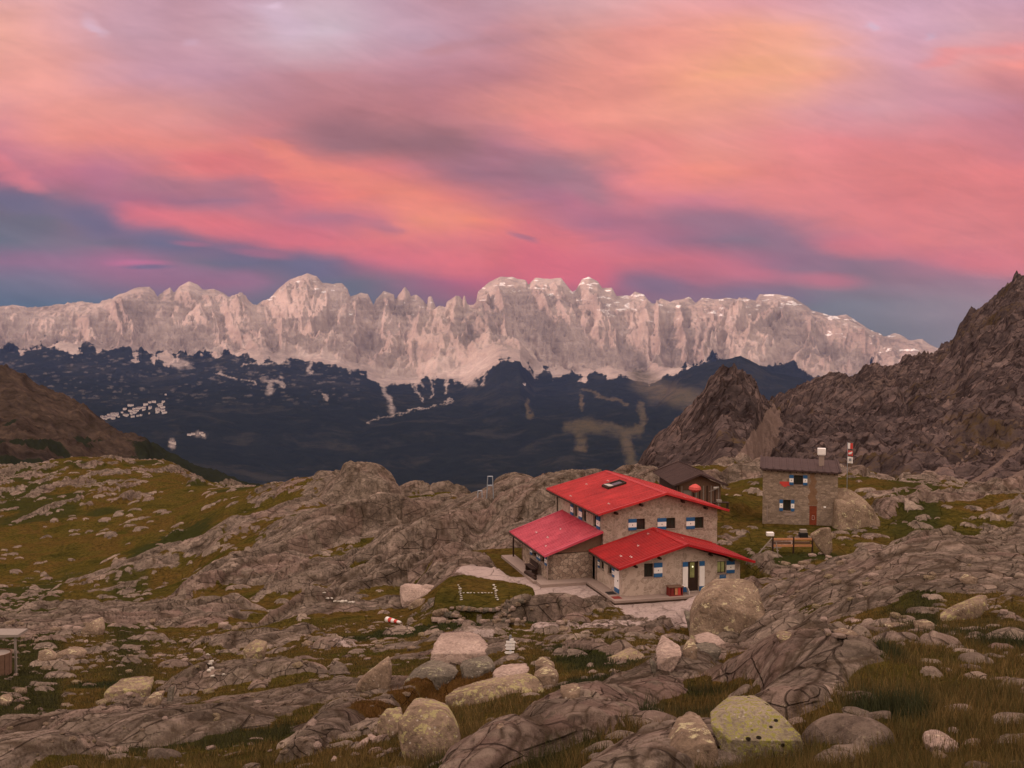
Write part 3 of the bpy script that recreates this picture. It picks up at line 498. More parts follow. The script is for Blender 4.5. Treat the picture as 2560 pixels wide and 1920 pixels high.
def right_h(x, y):
    px = pxof(x, y); dx = 14*fbm(px/60, y/60, 401, 4)
    z = RT(x+dx*y/FOC, y*(1+.04*fbm(px/80, y/70, 402, 3)))
    zz = z; q = x*.55+zz*.9
    s = ss(130, 260, y); big = y/400
    r1 = ridged((x+.6*y)/42+fbm(x/60, y/60, 403, 3)*.9, (y-.6*x+zz)/120, 404, 6, .58)-.55
    r2 = ridged((x-.2*zz)/11+fbm(x/18, y/18, 405, 3), (y+zz)/26, 406, 5, .6)-.55
    d1, d2, cx, cy, vx, vy = cell((x+.5*zz)/7+fbm(x/9, y/9, 421, 3)*.8, (y+1.5*zz)/13+fbm(x/9, y/9, 422, 3)*.8, 430)
    z = z+s*(8.0*r1*big**.5+4.4*r2+.7*(h2(cx, cy, 431)-.5)+6.5*big*(ridged((x-.8*zz)/17+fbm(x/40, y/40, 440, 2), (x+zz+y)/110, 441, 4, .55)-.55)+2.2*(ridged((x-.8*zz)/5.5+fbm(x/14, y/14, 442, 2), (x+zz+y)/40, 443, 3)-.5)+fbm(x/5, y/5, 407, 4)*.8)+.5*fbm(x/6, y/6, 408, 4)
    gm = .16+.65*fbm(x/30, y/40, 409, 4)-.3*ss(1905, 1700, px)
    sc = np.zeros_like(z)
    row = 815-(z-CZ)/y*FOC
    ctr = np.interp(row, [1010, 1060, 1150, 1250, 1320], [1948, 1930, 1880, 1850, 1850]); wd = np.interp(row, [1010, 1060, 1150, 1250, 1320], [10, 28, 45, 70, 110])
    sc = np.maximum(sc, ss(1.3, .7, np.abs(px-ctr+14*fbm(x/6, y/6, 411, 3))/wd)*(y < 385))
    for (xa, ya, xb, yb, w) in ((2420, 1222, 2565, 1112, 7), (2470, 1235, 2620, 1150, 9), (2390, 1170, 2450, 1110, 4), (1560, 1290, 1700, 1150, 3)):
        t = np.clip((px-xa)/(xb-xa), 0, 1); d = np.abs(row-(ya+(yb-ya)*t)+5*fbm(x/8, y/8, 412, 3)); sc = np.maximum(sc, .85*ss(1.4, .5, d/w)*((px > xa) & (px < xb)))
    sc = np.maximum(sc, .45*ss(.25, .5, fbm((x+.5*y)/20, y/35, 413, 4)))
    return z, {'m1': np.stack([np.clip(gm, 0, 1), sc, np.zeros_like(z), np.zeros_like(z)], 1)}
hill_r = fan('mountain', np.linspace(1400, 3400, 900), np.exp(np.linspace(math.log(118), math.log(1300), 560)), right_h, M_right)
# ------------------------------------------------------------------ brown hill and forest slope on the left
LC = [-900,-400,0,58,98,145,179,231,260,301,359,382,428,492,550,625,700,800,1000]
LSt = [500,700,900,1100,1400,1700,2200]
hb = {-900:760,-400:830,0:933,58:940,98:963,145:987,179:1009,231:1038,260:1053,301:1073,359:1096}
LRw = []
for c in LC:
    if c in hb: f = hb[c]; LRw.append([1420, 1290*.5+f*.5+20, (f+1150)/2 if f < 1100 else f+50, f, f+30, f+80, f+220])
    else:
        f = {382:1104,428:1131,492:1160,550:1183,625:1206,700:1240,800:1300,1000:1400}[c]; LRw.append([1480, 1330, f+70, f+25, f, f+40, f+200])
LT = Table(LC, LSt, LRw)
def left_h(x, y):
    px = pxof(x, y); z = LT(x+12*fbm(px/50, y/90, 501, 3)*y/FOC, y)
    z = z+12*(ridged((x+.5*y)/42, (y-z)/120, 520, 5, .6)-.55)*ss(520, 800, y)+26*(ridged(x/150+fbm(x/200, y/200, 502, 3), y/330, 503, 6, .55)-.6)*ss(520, 800, y)+4*fbm(x/25, y/25, 504, 4)
    fo = ss(270, 430, px+60*fbm(x/60, y/60, 505, 5, .6)); row = 815-(z-CZ)/y*FOC
    fo = np.maximum(fo, .75*ss(.05, .3, fbm(x/70, y/130, 506, 5)+(row-1080)/260))
    return z, {'m1': np.stack([np.zeros_like(z), np.zeros_like(z), fo, np.zeros_like(z)], 1)}
hill_l = fan('hills', np.linspace(-900, 1000, 560), np.exp(np.linspace(math.log(500), math.log(2200), 260)), left_h, M_left)
# ------------------------------------------------------------------ valley, forest and the far limestone range
sil = [(0,215),(60,203),(100,210),(125,235),(200,232),(250,222),(300,220),(350,212),(375,225),(430,218),(450,195),(520,160),(600,135),(650,130),(672,150),(685,172),(692,160),(740,128),(755,150),(780,120),(820,105),(860,125),(880,140),(930,128),(970,140),(1000,160),(1050,138),(1065,160),(1090,190),(1095,215),(1130,205),(1160,170),(1210,130),(1260,95),(1330,72),(1370,85),(1395,120),(1440,135),(1480,128),(1505,150),(1512,185),(1560,160),(1590,165),(1615,215),(1625,190),(1660,152),(1705,165),(1709,190),(1720,170),(1750,128),(1770,150),(1776,170),(1800,160),(1830,175),(1845,195),(1850,160),(1865,155),(1880,190),(1895,225),(1920,225),(1930,175),(1965,155),(2000,170),(2015,210),(2050,220),(2065,140),(2110,100),(2160,80),(2212,85)]
sil = [(a*.5787, 640+b*.5787) for a, b in sil]
s2 = [(60,100),(70,120),(100,92),(210,95),(240,140),(260,170),(275,165),(300,120),(330,108),(370,125),(390,150),(430,145),(450,180),(510,180),(530,155),(570,165),(600,200),(620,205),(640,185),(680,200),(700,190),(760,185),(790,215),(820,195),(930,190),(985,190),(1000,182),(1050,190),(1065,165),(1130,165),(1210,178),(1250,205),(1290,240),(1340,255),(1370,262),(1440,252),(1500,285),(1560,320),(1600,360),(1650,345),(1720,370),(1770,358),(1800,380),(1843,402),(1900,425),(2212,470),(2700,500)]
sil += [(1280+a*.5787, 640+b*.5787) for a, b in s2]
sil = [(-900, 800), (-300, 780), (-100, 768)]+sil
SX = np.array([a for a, b in sil]); SYv = np.array([b for a, b in sil])
SXs = np.array([-900, 0, 250, 450, 640, 780, 900, 950, 1110, 1250, 1330, 1450, 1600, 1750, 1900, 2050, 2200, 2340, 2600, 3300.]); SYs = np.array([800, 762, 742, 735, 752, 715, 752, 800, 770, 725, 735, 752, 755, 752, 752, 780, 820, 850, 900, 930.])
tree_x = np.array([-900, 0, 150, 300, 420, 560, 660, 760, 860, 930, 1050, 1150, 1200, 1250, 1300, 1335, 1430, 1530, 1620, 1700, 1800, 1900, 2050, 2200, 2340, 2700]); tree_y = np.array([880, 872, 868, 880, 895, 880, 880, 900, 910, 935, 960, 960, 925, 888, 892, 945, 940, 930, 945, 915, 895, 905, 935, 935, 910, 900])
def far_h(x, y):
    px = pxof(x, y); Y = y/1000
    w = fbm(x/900, y/900, 601, 4); back = ss(11, 14.2, Y)
    pw = px+w*34*(1-ss(13.6, 14.9, Y))+fbm(x/260, y/260, 602, 4)*9*(1-ss(14.4, 14.95, Y))
    f = np.interp(pw, SX, SYv); fs = np.interp(pw, SXs, SYs)
    tr = np.interp(px, tree_x, tree_y)
    y0 = 1290+0*px; k5 = np.full_like(px, 1300.)
    lev = np.stack([k5+60, k5, np.full_like(px, 1190.), np.full_like(px, 1080.), np.full_like(px, 985.)*.5+.5*(tr+80), tr, tr*.62+fs*.38, fs*.80+f*.20+12, f*.75+fs*.25+8, f, f+40, f+200], 0)
    st = np.array([2.5, 4.5, 6.5, 8.3, 10., 11.6, 13.0, 14.2, 14.75, 15.0, 15.4, 17.])
    Yc = np.clip(Y, 2.5, 16.99); j = np.clip(np.searchsorted(st, Yc, 'right')-1, 0, len(st)-2); t = (Yc-st[j])/(st[j+1]-st[j])
    t = np.where(j >= 6, t*t*(3-2*t)*.45+t*.55, t); ii = np.arange(len(px)); row = lev[j, ii]*(1-t)+lev[j+1, ii]*t
    # a nearer buttress wall in the middle (light dome) and a forested spur
    br = np.interp(px, [880, 930, 990, 1060, 1100, 1200, 1270, 1330, 1380], [1000, 900, 815, 775, 772, 775, 780, 830, 1000]); bm = np.exp(-((Y-13.1)/.35)**2)*(px > 885)*(px < 1370)
    row = np.where(Y < 13.1, np.minimum(row, row*(1-ss(11.6, 13.1, Y))+np.minimum(br, row)*ss(11.6, 13.1, Y)), np.minimum(row, br*bm+row*(1-bm)))
    sp = np.interp(px, [1640, 1700, 1750, 1800, 1850, 1890, 1930, 2000, 2060, 2140, 2250], [1040, 940, 908, 882, 869, 888, 915, 930, 950, 990, 1050]); sm = np.exp(-((Y-10.)/1.1)**2)
    row = np.minimum(row, sp*sm+row*(1-sm)+0)
    z = pyz(row, y)
    rz = ss(11.3, 12.6, Y)*(1-.88*ss(14.55, 14.95, Y)); valley = ss(5, 7, Y)*(1-rz)
    r1 = ridged(x/1500+w*.7, y/2600+.3*w, 604, 3, .5)-.6; r2 = ridged(x/520+w, y/1500, 605, 6, .6)-.55
    r3 = ridged(x/170+.6*w, y/300, 606, 4, .6)-.5; rowy = row; tl_ = 1.1*np.sin(px/140+1.0)+.6*np.sin(px/57)
    pt_ = px+tl_*(rowy-820)*.55; sg = ridged(pt_/62+.8*fbm(px/90, rowy/70, 671, 4), rowy/900, 672, 3, .5)-.55; sg2 = ridged(px/17+1.2*fbm(px/40, rowy/40, 673, 3), rowy/300, 674, 2)-.5
    nr = ss(6, 45, row-f); z = z+rz*((.35+.65*nr)*(310*r1+190*r2+95*r3)+nr*(330*sg+60*sg2)+26*(ridged(x/62+.5*w, y/110, 660, 3, .6)-.5))+valley*(150*fbm(x/1100+.3*w, y/2400, 607, 4)+16*fbm(x/120, y/120, 608, 4))
    tl = (1-ss(14.4, 14.95, Y)); led = 70.0; q = z/led+.5*fbm(x/700, y/700, 609, 3); fr = q-np.floor(q); z = z+rz*(ss(.25, .75, fr)-fr)*led*.22*ss(-300, 100, z)
    rowz = 815-(z-CZ)/y*FOC+0
    tn = fbm(x/420, y/800, 610, 5)*34-48*(ridged(px/170, rowz/700, 614, 3)-.55)+fbm(px/26, rowz/70, 611, 4)*26-7*(ridged(px/30+.4*w, rowz/300, 612, 4)-.4)+8*fbm(px/40, rowz/6, 613, 4, .6)+7*fbm(px/6+rowz/60, rowz/50, 615, 4, .6)*ss(-60, 0, rowz-tr)
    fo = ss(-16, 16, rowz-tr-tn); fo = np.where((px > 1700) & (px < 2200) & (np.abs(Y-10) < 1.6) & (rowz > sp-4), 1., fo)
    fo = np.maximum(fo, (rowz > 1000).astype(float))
    # scree streams below the walls, clearings and landslips
    WX = px+15*fbm(px/22, rowz/14, 620, 6, .65); WY = rowz+13*fbm(px/22, rowz/14, 621, 6, .65)
    def stroke(pts, wd, amp=5, seed=0):
        m = np.zeros_like(z)
        for (xa, ya), (xb, yb) in zip(pts, pts[1:]):
            ux, uy = xb-xa, yb-ya; L = ux*ux+uy*uy; qx = WX; qy = WY; t = np.clip(((qx-xa)*ux+(qy-ya)*uy)/L, 0, 1); m = np.maximum(m, ss(1.7, .3, np.hypot(qx-xa-t*ux, qy-ya-t*uy)/wd))
        return m
    s = np.maximum(stroke([(952, 915), (955, 950), (970, 1000), (978, 1025)], 6), stroke([(975, 1018), (979, 1028)], 9))
    for st_, wd in (([(775, 885), (776, 930)], 5), ([(845, 870), (875, 930)], 3), ([(1020, 920), (1030, 960), (1060, 1000)], 2.5), ([(1045, 920), (1058, 970)], 2.5), ([(1075, 925), (1078, 990)], 2.5), ([(1110, 920), (1118, 985)], 3), ([(1165, 920), (1180, 960)], 9), ([(1215, 915), (1205, 965)], 3), ([(810, 870), (820, 900)], 3), ([(680, 952), (672, 985)], 8), ([(655, 945), (700, 950), (708, 965)], 5), ([(430, 905), (475, 915)], 8), ([(490, 1085), (512, 1088)], 6), ([(425, 1105), (428, 1118)], 6), ([(810, 985), (812, 1000)], 4), ([(920, 1053), (1000, 1035), (1130, 1000)], 1.5), ([(540, 930), (640, 960)], 2), ([(600, 915), (720, 905)], 2.2)): s = np.maximum(s, stroke(st_, wd*.9))
    s = np.maximum(s, (.28*ss(.26, .50, fbm(px/16, rowz/5, 640, 5)))*ss(1030, 980, rowz)*(rowz > 880)*(px < 900))*.85
    mead = .8*np.maximum.reduce([stroke([(1425, 1065), (1450, 1080), (1455, 1120)], 13), stroke([(1430, 1068), (1480, 1062)], 14), stroke([(1440, 1062), (1520, 1070), (1600, 1080)], 11), stroke([(1600, 1010), (1612, 1050), (1590, 1075)], 7), stroke([(1560, 1080), (1575, 1130), (1590, 1180), (1600, 1230)], 12), stroke([(1450, 970), (1500, 990), (1570, 1010)], 3), stroke([(1600, 945), (1640, 975), (1740, 1000)], 26), stroke([(1318, 1000), (1325, 1040)], 5), stroke([(1450, 985), (1458, 1020)], 4)])
    bl = s*(fo > .3); fo = fo*(1-.0*s)
    snow = .55*ss(.24, .40, fbm(px/22, rowz/6, 650, 4)+.1*ss(60, 0, rowz-f)-.1*(px < 1180)-.04)*ss(110, 40, rowz-f)*(px > 650)*(Y > 13.2)*(Y < 15.01)
    snow = np.maximum(snow, .5*stroke([(1490, 775), (1530, 790), (1570, 765)], 7)*(Y > 13))
    return z, {'m1': np.stack([mead, bl, fo, snow], 1)}
yf = np.concatenate([np.linspace(2500, 8000, 90, endpoint=False), np.linspace(8000, 12000, 150, endpoint=False), np.linspace(12000, 15050, 470, endpoint=False), np.linspace(15050, 17000, 14)])
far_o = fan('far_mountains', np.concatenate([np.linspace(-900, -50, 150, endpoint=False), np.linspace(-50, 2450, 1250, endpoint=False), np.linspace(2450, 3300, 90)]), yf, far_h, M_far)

def back_h(x, y):
    u = (np.asarray(x)*sd.x+np.asarray(y)*sd.y)/math.cos(SUN_EL); v = (-np.asarray(x)*sd.y+np.asarray(y)*sd.x)/math.cos(SUN_EL)
    return u, v
_u, _v = np.meshgrid(np.linspace(60, 4200, 90), np.linspace(-16000, 16000, 420)); cu, su = sd.x/math.cos(SUN_EL), sd.y/math.cos(SUN_EL)
_h = -20+np.interp(_u, [60, 300, 700, 1200, 1700, 4200], [-20, 20, 120, 288, 200, -300])+40*(ridged(_v/900, _u/900, 801, 5)-.6)*ss(100, 1500, _u)+0*_u
_x = _u*cu-_v*su; _y = _u*su+_v*cu; _h = np.where(_y > -20, np.minimum(_h, -60), _h); _h = np.where(np.abs(_v) > 9000, _h*1.0, _h)
_i = np.arange(_h.size).reshape(_h.shape)
bo = npmesh('mountain', np.stack([_x.ravel(), _y.ravel(), _h.ravel()], 1), np.stack([_i[:-1, :-1].ravel(), _i[:-1, 1:].ravel(), _i[1:, 1:].ravel(), _i[1:, :-1].ravel()], 1), M_right, smooth=True, attrs={'m1': np.zeros((_h.size, 4))}); tag(bo, kind='structure')  # unseen ridge added behind the camera, height shaped to shade the near ground
# ------------------------------------------------------------------ building materials
def stone_wall_mat(name, c1, c2, mortar, sc, mort, sx=1.0, sz=1.0, plaster=0.0):
    m, b, bs = newmat(name, .95); co = objc(b)
    mp = b.n('ShaderNodeMapping'); b.put(mp.inputs[0], co); mp.inputs['Scale'].default_value = (sx, sx, sz)
    wv = b.noise(mp.outputs[0], sc*.8, 3, .5).outputs['Color']; cc = b.vm('ADD', mp.outputs[0], b.vm('SCALE', b.vm('SUBTRACT', wv, (.5, .5, .5)), .35/sc))
    v = b.vor(cc, sc, 'DISTANCE_TO_EDGE'); vc = b.vor(cc, sc); tone = b.sep(vc.outputs['Color'])[0]; n = b.noise(co, 9, 6, .65).outputs[0]; n0 = b.noise(co, .7, 4).outputs[0]
    st = b.mix(tone, c1+(1,), c2+(1,)); st = b.mix(1, st, b.ramp(n, [(.3, (.7, .7, .7)), (.7, (1.25, 1.25, 1.25))]), 'MULTIPLY')
    mo = b.mix(n, tuple(q*.85 for q in mortar)+(1,), tuple(q*1.12 for q in mortar)+(1,))
    e = b.mr(v.outputs['Distance'], mort, mort+.03)
    if plaster > 0:
        cov = b.mr(b.m('ADD', b.m('MULTIPLY', n0, .6), b.m('MULTIPLY', tone, .5)), plaster-.06, plaster+.06); e = b.m('MULTIPLY', e, cov)
    b.put(bs.inputs['Base Color'], b.mix(e, mo, st)); bump(b, bs, b.m('ADD', b.m('MULTIPLY', e, .6), n), .03, .8); return m
M_wup = stone_wall_mat('rendered_rubble_wall', (.25, .20, .165), (.46, .38, .32), (.48, .395, .34), 3.6, .03, 1, 1.25, .40)
M_wan = stone_wall_mat('lime_rendered_wall', (.30, .24, .20), (.46, .38, .32), (.52, .43, .37), 3.0, .03, 1, 1, .50)
M_wst = stone_wall_mat('mortared_stone_wall', (.26, .19, .15), (.46, .37, .30), (.185, .145, .12), 2.9, .035, 1, 1.2)
M_tow = stone_wall_mat('squared_rubble_wall', (.20, .155, .12), (.38, .30, .24), (.26, .205, .165), 2.6, .04, 1, 2.1)
def roofmat(name, c, c2, rough=.45):
    m, b, bs = newmat(name, rough); co = objc(b); n = b.noise(co, .8, 6, .6).outputs[0]; n2 = b.noise(co, 7, 5, .7).outputs[0]; q_ = b.n('ShaderNodeMapping'); b.put(q_.inputs[0], co); q_.inputs['Scale'].default_value = (.25, 3.2, .25); n4 = b.noise(q_.outputs[0], 1.0, 4, .6).outputs[0]
    b.put(bs.inputs['Base Color'], b.mix(b.mr(b.m('ADD', b.m('MULTIPLY', n, .4), b.m('ADD', b.m('MULTIPLY', n4, .4), b.m('MULTIPLY', n2, .2))), .3, .7), c+(1,), c2+(1,))); bs.inputs['Specular IOR Level'].default_value = .35; bump(b, bs, n2, .006); return m
M_red = roofmat('red_painted_sheet_metal', (.30, .012, .016), (.58, .042, .044)); M_red2 = roofmat('deep_red_sheet_metal', (.24, .006, .010), (.46, .018, .022)); M_skypink = roofmat('sky_reflecting_pink_red_sheet_metal', (.36, .03, .06), (.66, .11, .16), .3); M_brown = roofmat('brown_sheet_metal', (.042, .024, .023), (.072, .043, .040), .85)  # pink of the left-wing roof is sky reflection put into its base colour
M_white = simple('white_paint', (.86, .84, .83), .6, .08); M_guard = simple('dull_galvanised_clip', (.52, .40, .38), .7, .15); M_mark = simple('weathered_white_stone', (.46, .43, .38), .9, .35, 5); M_blue = simple('blue_paint', (.025, .12, .30), .6, .25, 12); M_wood = simple('dark_stained_wood', (.035, .018, .012), .8, .4, 14, bmp=.01); M_wood2 = simple('weathered_plank', (.16, .095, .065), .85, .45, 9, bmp=.01)
M_orange = simple('orange_larch_plank', (.52, .24, .12), .7, .25, 9); M_conc = simple('concrete', (.30, .235, .205), .95, .18, 4, bmp=.01); M_steel = simple('galvanised_steel', (.32, .36, .42), .4, .12, 6, .5, 0, .6); M_black = simple('black_iron', (.012, .011, .012), .6, .3); M_rust = simple('rusty_iron_door', (.20, .045, .02), .85, .5, 3, bmp=.01)
M_rustst = simple('rust_stained_stone', (.21, .125, .075), .95, .45, 2.2, bmp=.02); M_redpaint = simple('red_paint', (.55, .06, .05), .7, .2); M_dred = simple('dark_red_paint', (.20, .025, .02), .7, .3); M_cloth = simple('red_fabric', (.60, .10, .09), .9, .15); M_cloth_w = simple('white_fabric', (.80, .76, .74), .9, .08)
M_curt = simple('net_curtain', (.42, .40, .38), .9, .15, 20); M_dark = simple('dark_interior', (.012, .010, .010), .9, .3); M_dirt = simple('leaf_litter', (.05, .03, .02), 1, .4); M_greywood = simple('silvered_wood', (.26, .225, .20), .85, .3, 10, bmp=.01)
gm, gb, gbs = newmat('window_glass', .08); gbs.inputs['Base Color'].default_value = (.02, .022, .022, 1); gbs.inputs['Specular IOR Level'].default_value = .6; gb.put(gbs.inputs['Base Color'], gb.mix(gb.noise(objc(gb), 3).outputs[0], (.012, .014, .014, 1), (.05, .052, .045, 1))); M_glass = gm
ym, yb, ybs = newmat('pane_with_lamplight', .15); ybs.inputs['Base Color'].default_value = (.06, .05, .02, 1); yc = yb.mix(yb.noise(objc(yb), 4, 4).outputs[0], (.03, .03, .012, 1), (.26, .21, .07, 1)); yb.put(ybs.inputs['Emission Color'], yc); ybs.inputs['Emission Strength'].default_value = .75; M_glow = ym
lm, lb, lbs = newmat('lamp_bulb', .3); lbs.inputs['Emission Color'].default_value = (1, .9, .5, 1); lbs.inputs['Emission Strength'].default_value = 1.6; M_lamp = lm
# ------------------------------------------------------------------ building parts (local a, b, z)
def wall(name, mat, parent, ax, c0, c1, off, th, z0, top, holes=(), brk=()):
    """wall standing along axis ax ('a' or 'b') from c0 to c1, outer face at off, thickness th, roofline top(c); holes are (c0,c1,z0,z1)"""
    m = MB(); cs = sorted(set([c0, c1]+[h[0] for h in holes]+[h[1] for h in holes]+list(brk)))
    def pt(c, o, z): return (c, o, z) if ax == 'a' else (o, c, z)
    for l, r in zip(cs, cs[1:]):
        mid = (l+r)/2; hs = sorted([h for h in holes if h[0] <= mid <= h[1]], key=lambda h: h[2]); zz = [z0]
        segs = []; cur = z0
        for h in hs: segs.append((cur, h[2])); cur = h[3]
        segs.append((cur, None))
        for lo, hi in segs:
            tl = top(l) if hi is None else hi; tr = top(r) if hi is None else hi
            if tl-lo < .01 and tr-lo < .01: continue
            m.hexa([pt(l, off, lo), pt(r, off, lo), pt(r, off+th, lo), pt(l, off+th, lo), pt(l, off, tl), pt(r, off, tr), pt(r, off+th, tr), pt(l, off+th, tl)])
    return m.build(name, mat, parent)
def window(parent, ax, c0, c1, z0, z1, off, din, shutters=(), pane=None, recess=.14, label=None, sill=True, shut_kind='std', lintel=None):
    """din = +1/-1: direction into the wall. shutters: list of 'l','r' flat on the wall, 'lo','ro' half open"""
    pane = pane or M_glass
    def P(c, o, z): return (c, off+din*o, z) if ax == 'a' else (off+din*o, c, z)
    def bx(m, ca, cb, oa, ob, za, zb, mi=0):
        m.hexa([P(ca, oa, za), P(cb, oa, za), P(cb, ob, za), P(ca, ob, za), P(ca, oa, zb), P(cb, oa, zb), P(cb, ob, zb), P(ca, ob, zb)], mi)
    fr = MB(); t = .065
    bx(fr, c0, c0+t, recess, recess+.07, z0, z1); bx(fr, c1-t, c1, recess, recess+.07, z0, z1); bx(fr, c0+t, c1-t, recess, recess+.07, z0, z0+t); bx(fr, c0+t, c1-t, recess, recess+.07, z1-t, z1)
    bx(fr, (c0+c1)/2-.02, (c0+c1)/2+.02, recess+.005, recess+.06, z0+t, z1-t)
    w = fr.build('window', M_wood, parent)
    if label: w['label'] = label
    pn = MB(); bx(pn, c0+t, c1-t, recess+.03, recess+.045, z0+t, z1-t); pn.build('pane', pane, w)
    if sill: s = MB(); bx(s, c0-.06, c1+.06, -.05, recess-.005, z0-.07, z0-.003); s.build('sill', M_conc, w)
    if pane is M_glass:
        cu = MB(); bx(cu, c0+.12, c0+(c1-c0)*.46, recess+.052, recess+.058, z0+.12, z1-.1); cu.build('curtain', M_curt, w)
    W_ = (c1-c0)*.92; H_ = z1-z0
    for sname in shutters:
        m = MB(); zc = [z0-.02, z0-.02+H_*.28, z0-.02+H_*.70, z1+.02]
        s0, s1 = (c0-W_-.02, c0-.02) if sname[0] == 'l' else (c1+.02, c1+W_+.02)
        if shut_kind == 'narrow':
            s0, s1 = (c0-W_*.5-.02, c0-.02) if sname[0] == 'l' else (c1+.02, c1+W_*.5+.02)
        if shut_kind == 'door': zc = [z0, z0+H_*.15, z0+H_*.84, z1]; s0, s1 = (c0-.42, c0-.02) if sname[0] == 'l' else (c1+.02, c1+.42)
        for k, mi in enumerate((0, 1, 0)): bx(m, s0, s1, -.075, -.03, zc[k], zc[k+1], mi)
        for zz_ in (zc[0]+.1, zc[3]-.15): bx(m, s0+.05, s1-.05, -.092, -.0755, zz_, zz_+.05, 0)
        sh = m.build('shutter', [M_blue, M_white], w)
        q = MB(); bx(q, (s0+s1)/2-.02, (s0+s1)/2+.02, -.10, -.0765, (zc[1]+zc[2])/2-.05, (zc[1]+zc[2])/2+.04); q.build('latch', M_black, sh)
    return w
def roof(parent, mat, e0, e1, r1, r0, name='roof', rib=.34, h=.085, th=.07, label=None, fascia=None, guards=()):
    """sheet of corrugated metal: eave e0->e1, ridge r0->r1 (same direction)"""
    e0, e1, r0, r1 = map(Vector, (e0, e1, r0, r1)); m = MB(); n = (e1-e0).cross(r0-e0).normalized()
    if n.z < 0: n = -n
    L = (e1-e0).length; k = max(2, int(L/rib)); prof = []
    for i in range(k):
        for f, hh in ((0, 0), (.62, 0), (.70, h), (.90, h), (.98, 0)): prof.append(((i+f)/k, hh))
    prof.append((1, 0))
    for (a, ha), (b, hb) in zip(prof, prof[1:]):
        m.poly([e0.lerp(e1, a)+n*ha, e0.lerp(e1, b)+n*hb, r0.lerp(r1, b)+n*hb, r0.lerp(r1, a)+n*ha])
    o = n*(-th)
    m.poly([e0+o, r0+o, r1+o, e1+o]); m.poly([e0, e0+o, e1+o, e1]); m.poly([r0, r1, r1+o, r0+o]); m.poly([e0, r0, r0+o, e0+o]); m.poly([e1, e1+o, r1+o, r1])
    ob = m.build(name, mat, parent)
    if label: ob['label'] = label
    # verge strips on both sloping edges
    for (a, b, sg) in ((e0, r0, -1), (e1, r1, 1)):
        v = MB(); d = (e1-e0).normalized()*sg; v.bar(a+n*.035+d*.03-(b-a).normalized()*.02, b+n*.035+d*.03, .14, .17, 0, n); v.build('verge_board', mat, ob)
    for (u, w_) in guards:
        c = e0.lerp(e1, u).lerp(r0.lerp(r1, u), w_); q = MB(); d = (e1-e0).normalized(); s_ = (r0-e0).normalized()
        q.bar(c-d*.22+n*.07, c+d*.22+n*.07, .03, .05, 0, n); q.bar(c-d*.22+n*.055-s_*.05, c+d*.22+n*.055-s_*.05, .09, .012, 0, n); q.build('snow_guard', M_guard, ob)
    return ob
# ------------------------------------------------------------------ the red-roofed hut
hut = empty('mountain_hut', P0, TH); tag(hut, 'large stone mountain hut with three red sheet metal roofs and blue and white shutters', 'mountain hut')
K = .16
# front wing
ft = lambda a: 1.90+(3.30-1.90)*(a/4.7 if a <= 4.7 else (9.05-a)/4.35)
wall('front_wing_wall', M_wan, hut, 'a', 0, 9.05, 0, .4, -.9, ft, [(1.65, 2.35, 1.2, 2.18), (5.0, 5.82, -.02, 2.14), (7.26, 7.95, 1.17, 2.04)], [4.7])
wall('side_wall', M_wan, hut, 'b', .4, 5.9, 0, .4, -.9, lambda b: 1.88, [(.62, 1.5, 0.05, 1.64), (1.95, 3.0, .98, 1.62), (3.9, 4.7, .98, 1.62)])
wall('side_wall', M_wan, hut, 'b', .4, 5.9, 8.65, .398, -.9, lambda b: 1.88)
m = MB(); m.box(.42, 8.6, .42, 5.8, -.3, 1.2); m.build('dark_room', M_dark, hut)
window(hut, 'a', 1.65, 2.35, 1.2, 2.18, 0, 1, ['r'])
window(hut, 'a', 7.26, 7.95, 1.17, 2.04, 0, 1, ['r'], M_glow, label='window with yellow light behind the glass')
window(hut, 'b', 1.95, 3.0, .98, 1.62, 0, 1, ['l'], shut_kind='narrow'); window(hut, 'b', 3.9, 4.7, .98, 1.62, 0, 1, ['r'], shut_kind='narrow')
# main door: dark frame, lit upper pane, tall blue and white shutters
d = MB(); d.box(5.0, 5.09, .12, .2, 0, 2.14); d.box(5.73, 5.82, .12, .2, 0, 2.14); d.box(5.09, 5.73, .12, .2, 2.05, 2.14); d.box(5.09, 5.73, .13, .18, 0, .95); d.box(5.09, 5.2, .13, .18, .95, 2.05); d.box(5.55, 5.73, .13, .18, .95, 2.05)
dr = d.build('door', M_wood, hut); d = MB(); d.box(5.2, 5.55, .145, .16, .95, 2.05); d.build('pane', M_glow, dr); d = MB(); d.tube((5.36, .02, 1.72), (5.36, .02, 1.80), .045, 10); d.build('lamp', M_lamp, dr)
for s0, s1 in ((4.57, 4.96), (5.86, 6.25)):
    d = MB()
    for k, (za, zb) in enumerate(((-.02, .34), (.34, 1.80), (1.80, 2.14))): d.box(s0, s1, -.08, -.03, za, zb, k % 2)
    d.build('shutter', [M_blue, M_white], dr)
d = MB(); d.box(5.0, 5.82, -.3, .1, -.12, -.03); d.build('doorstep', M_conc, dr)
# side door, white with a blue foot
d = MB(); d.box(-.045, .0, .55, 1.5, .32, 1.64, 1); d.box(-.045, .0, .55, 1.5, .0, .32, 0); sdr = d.build('door', [M_blue, M_white], hut); sdr['label'] = 'white side door with a blue foot'
d = MB(); d.box(-.085, -.047, .68, .74, .85, .95); d.build('handle', M_black, sdr)
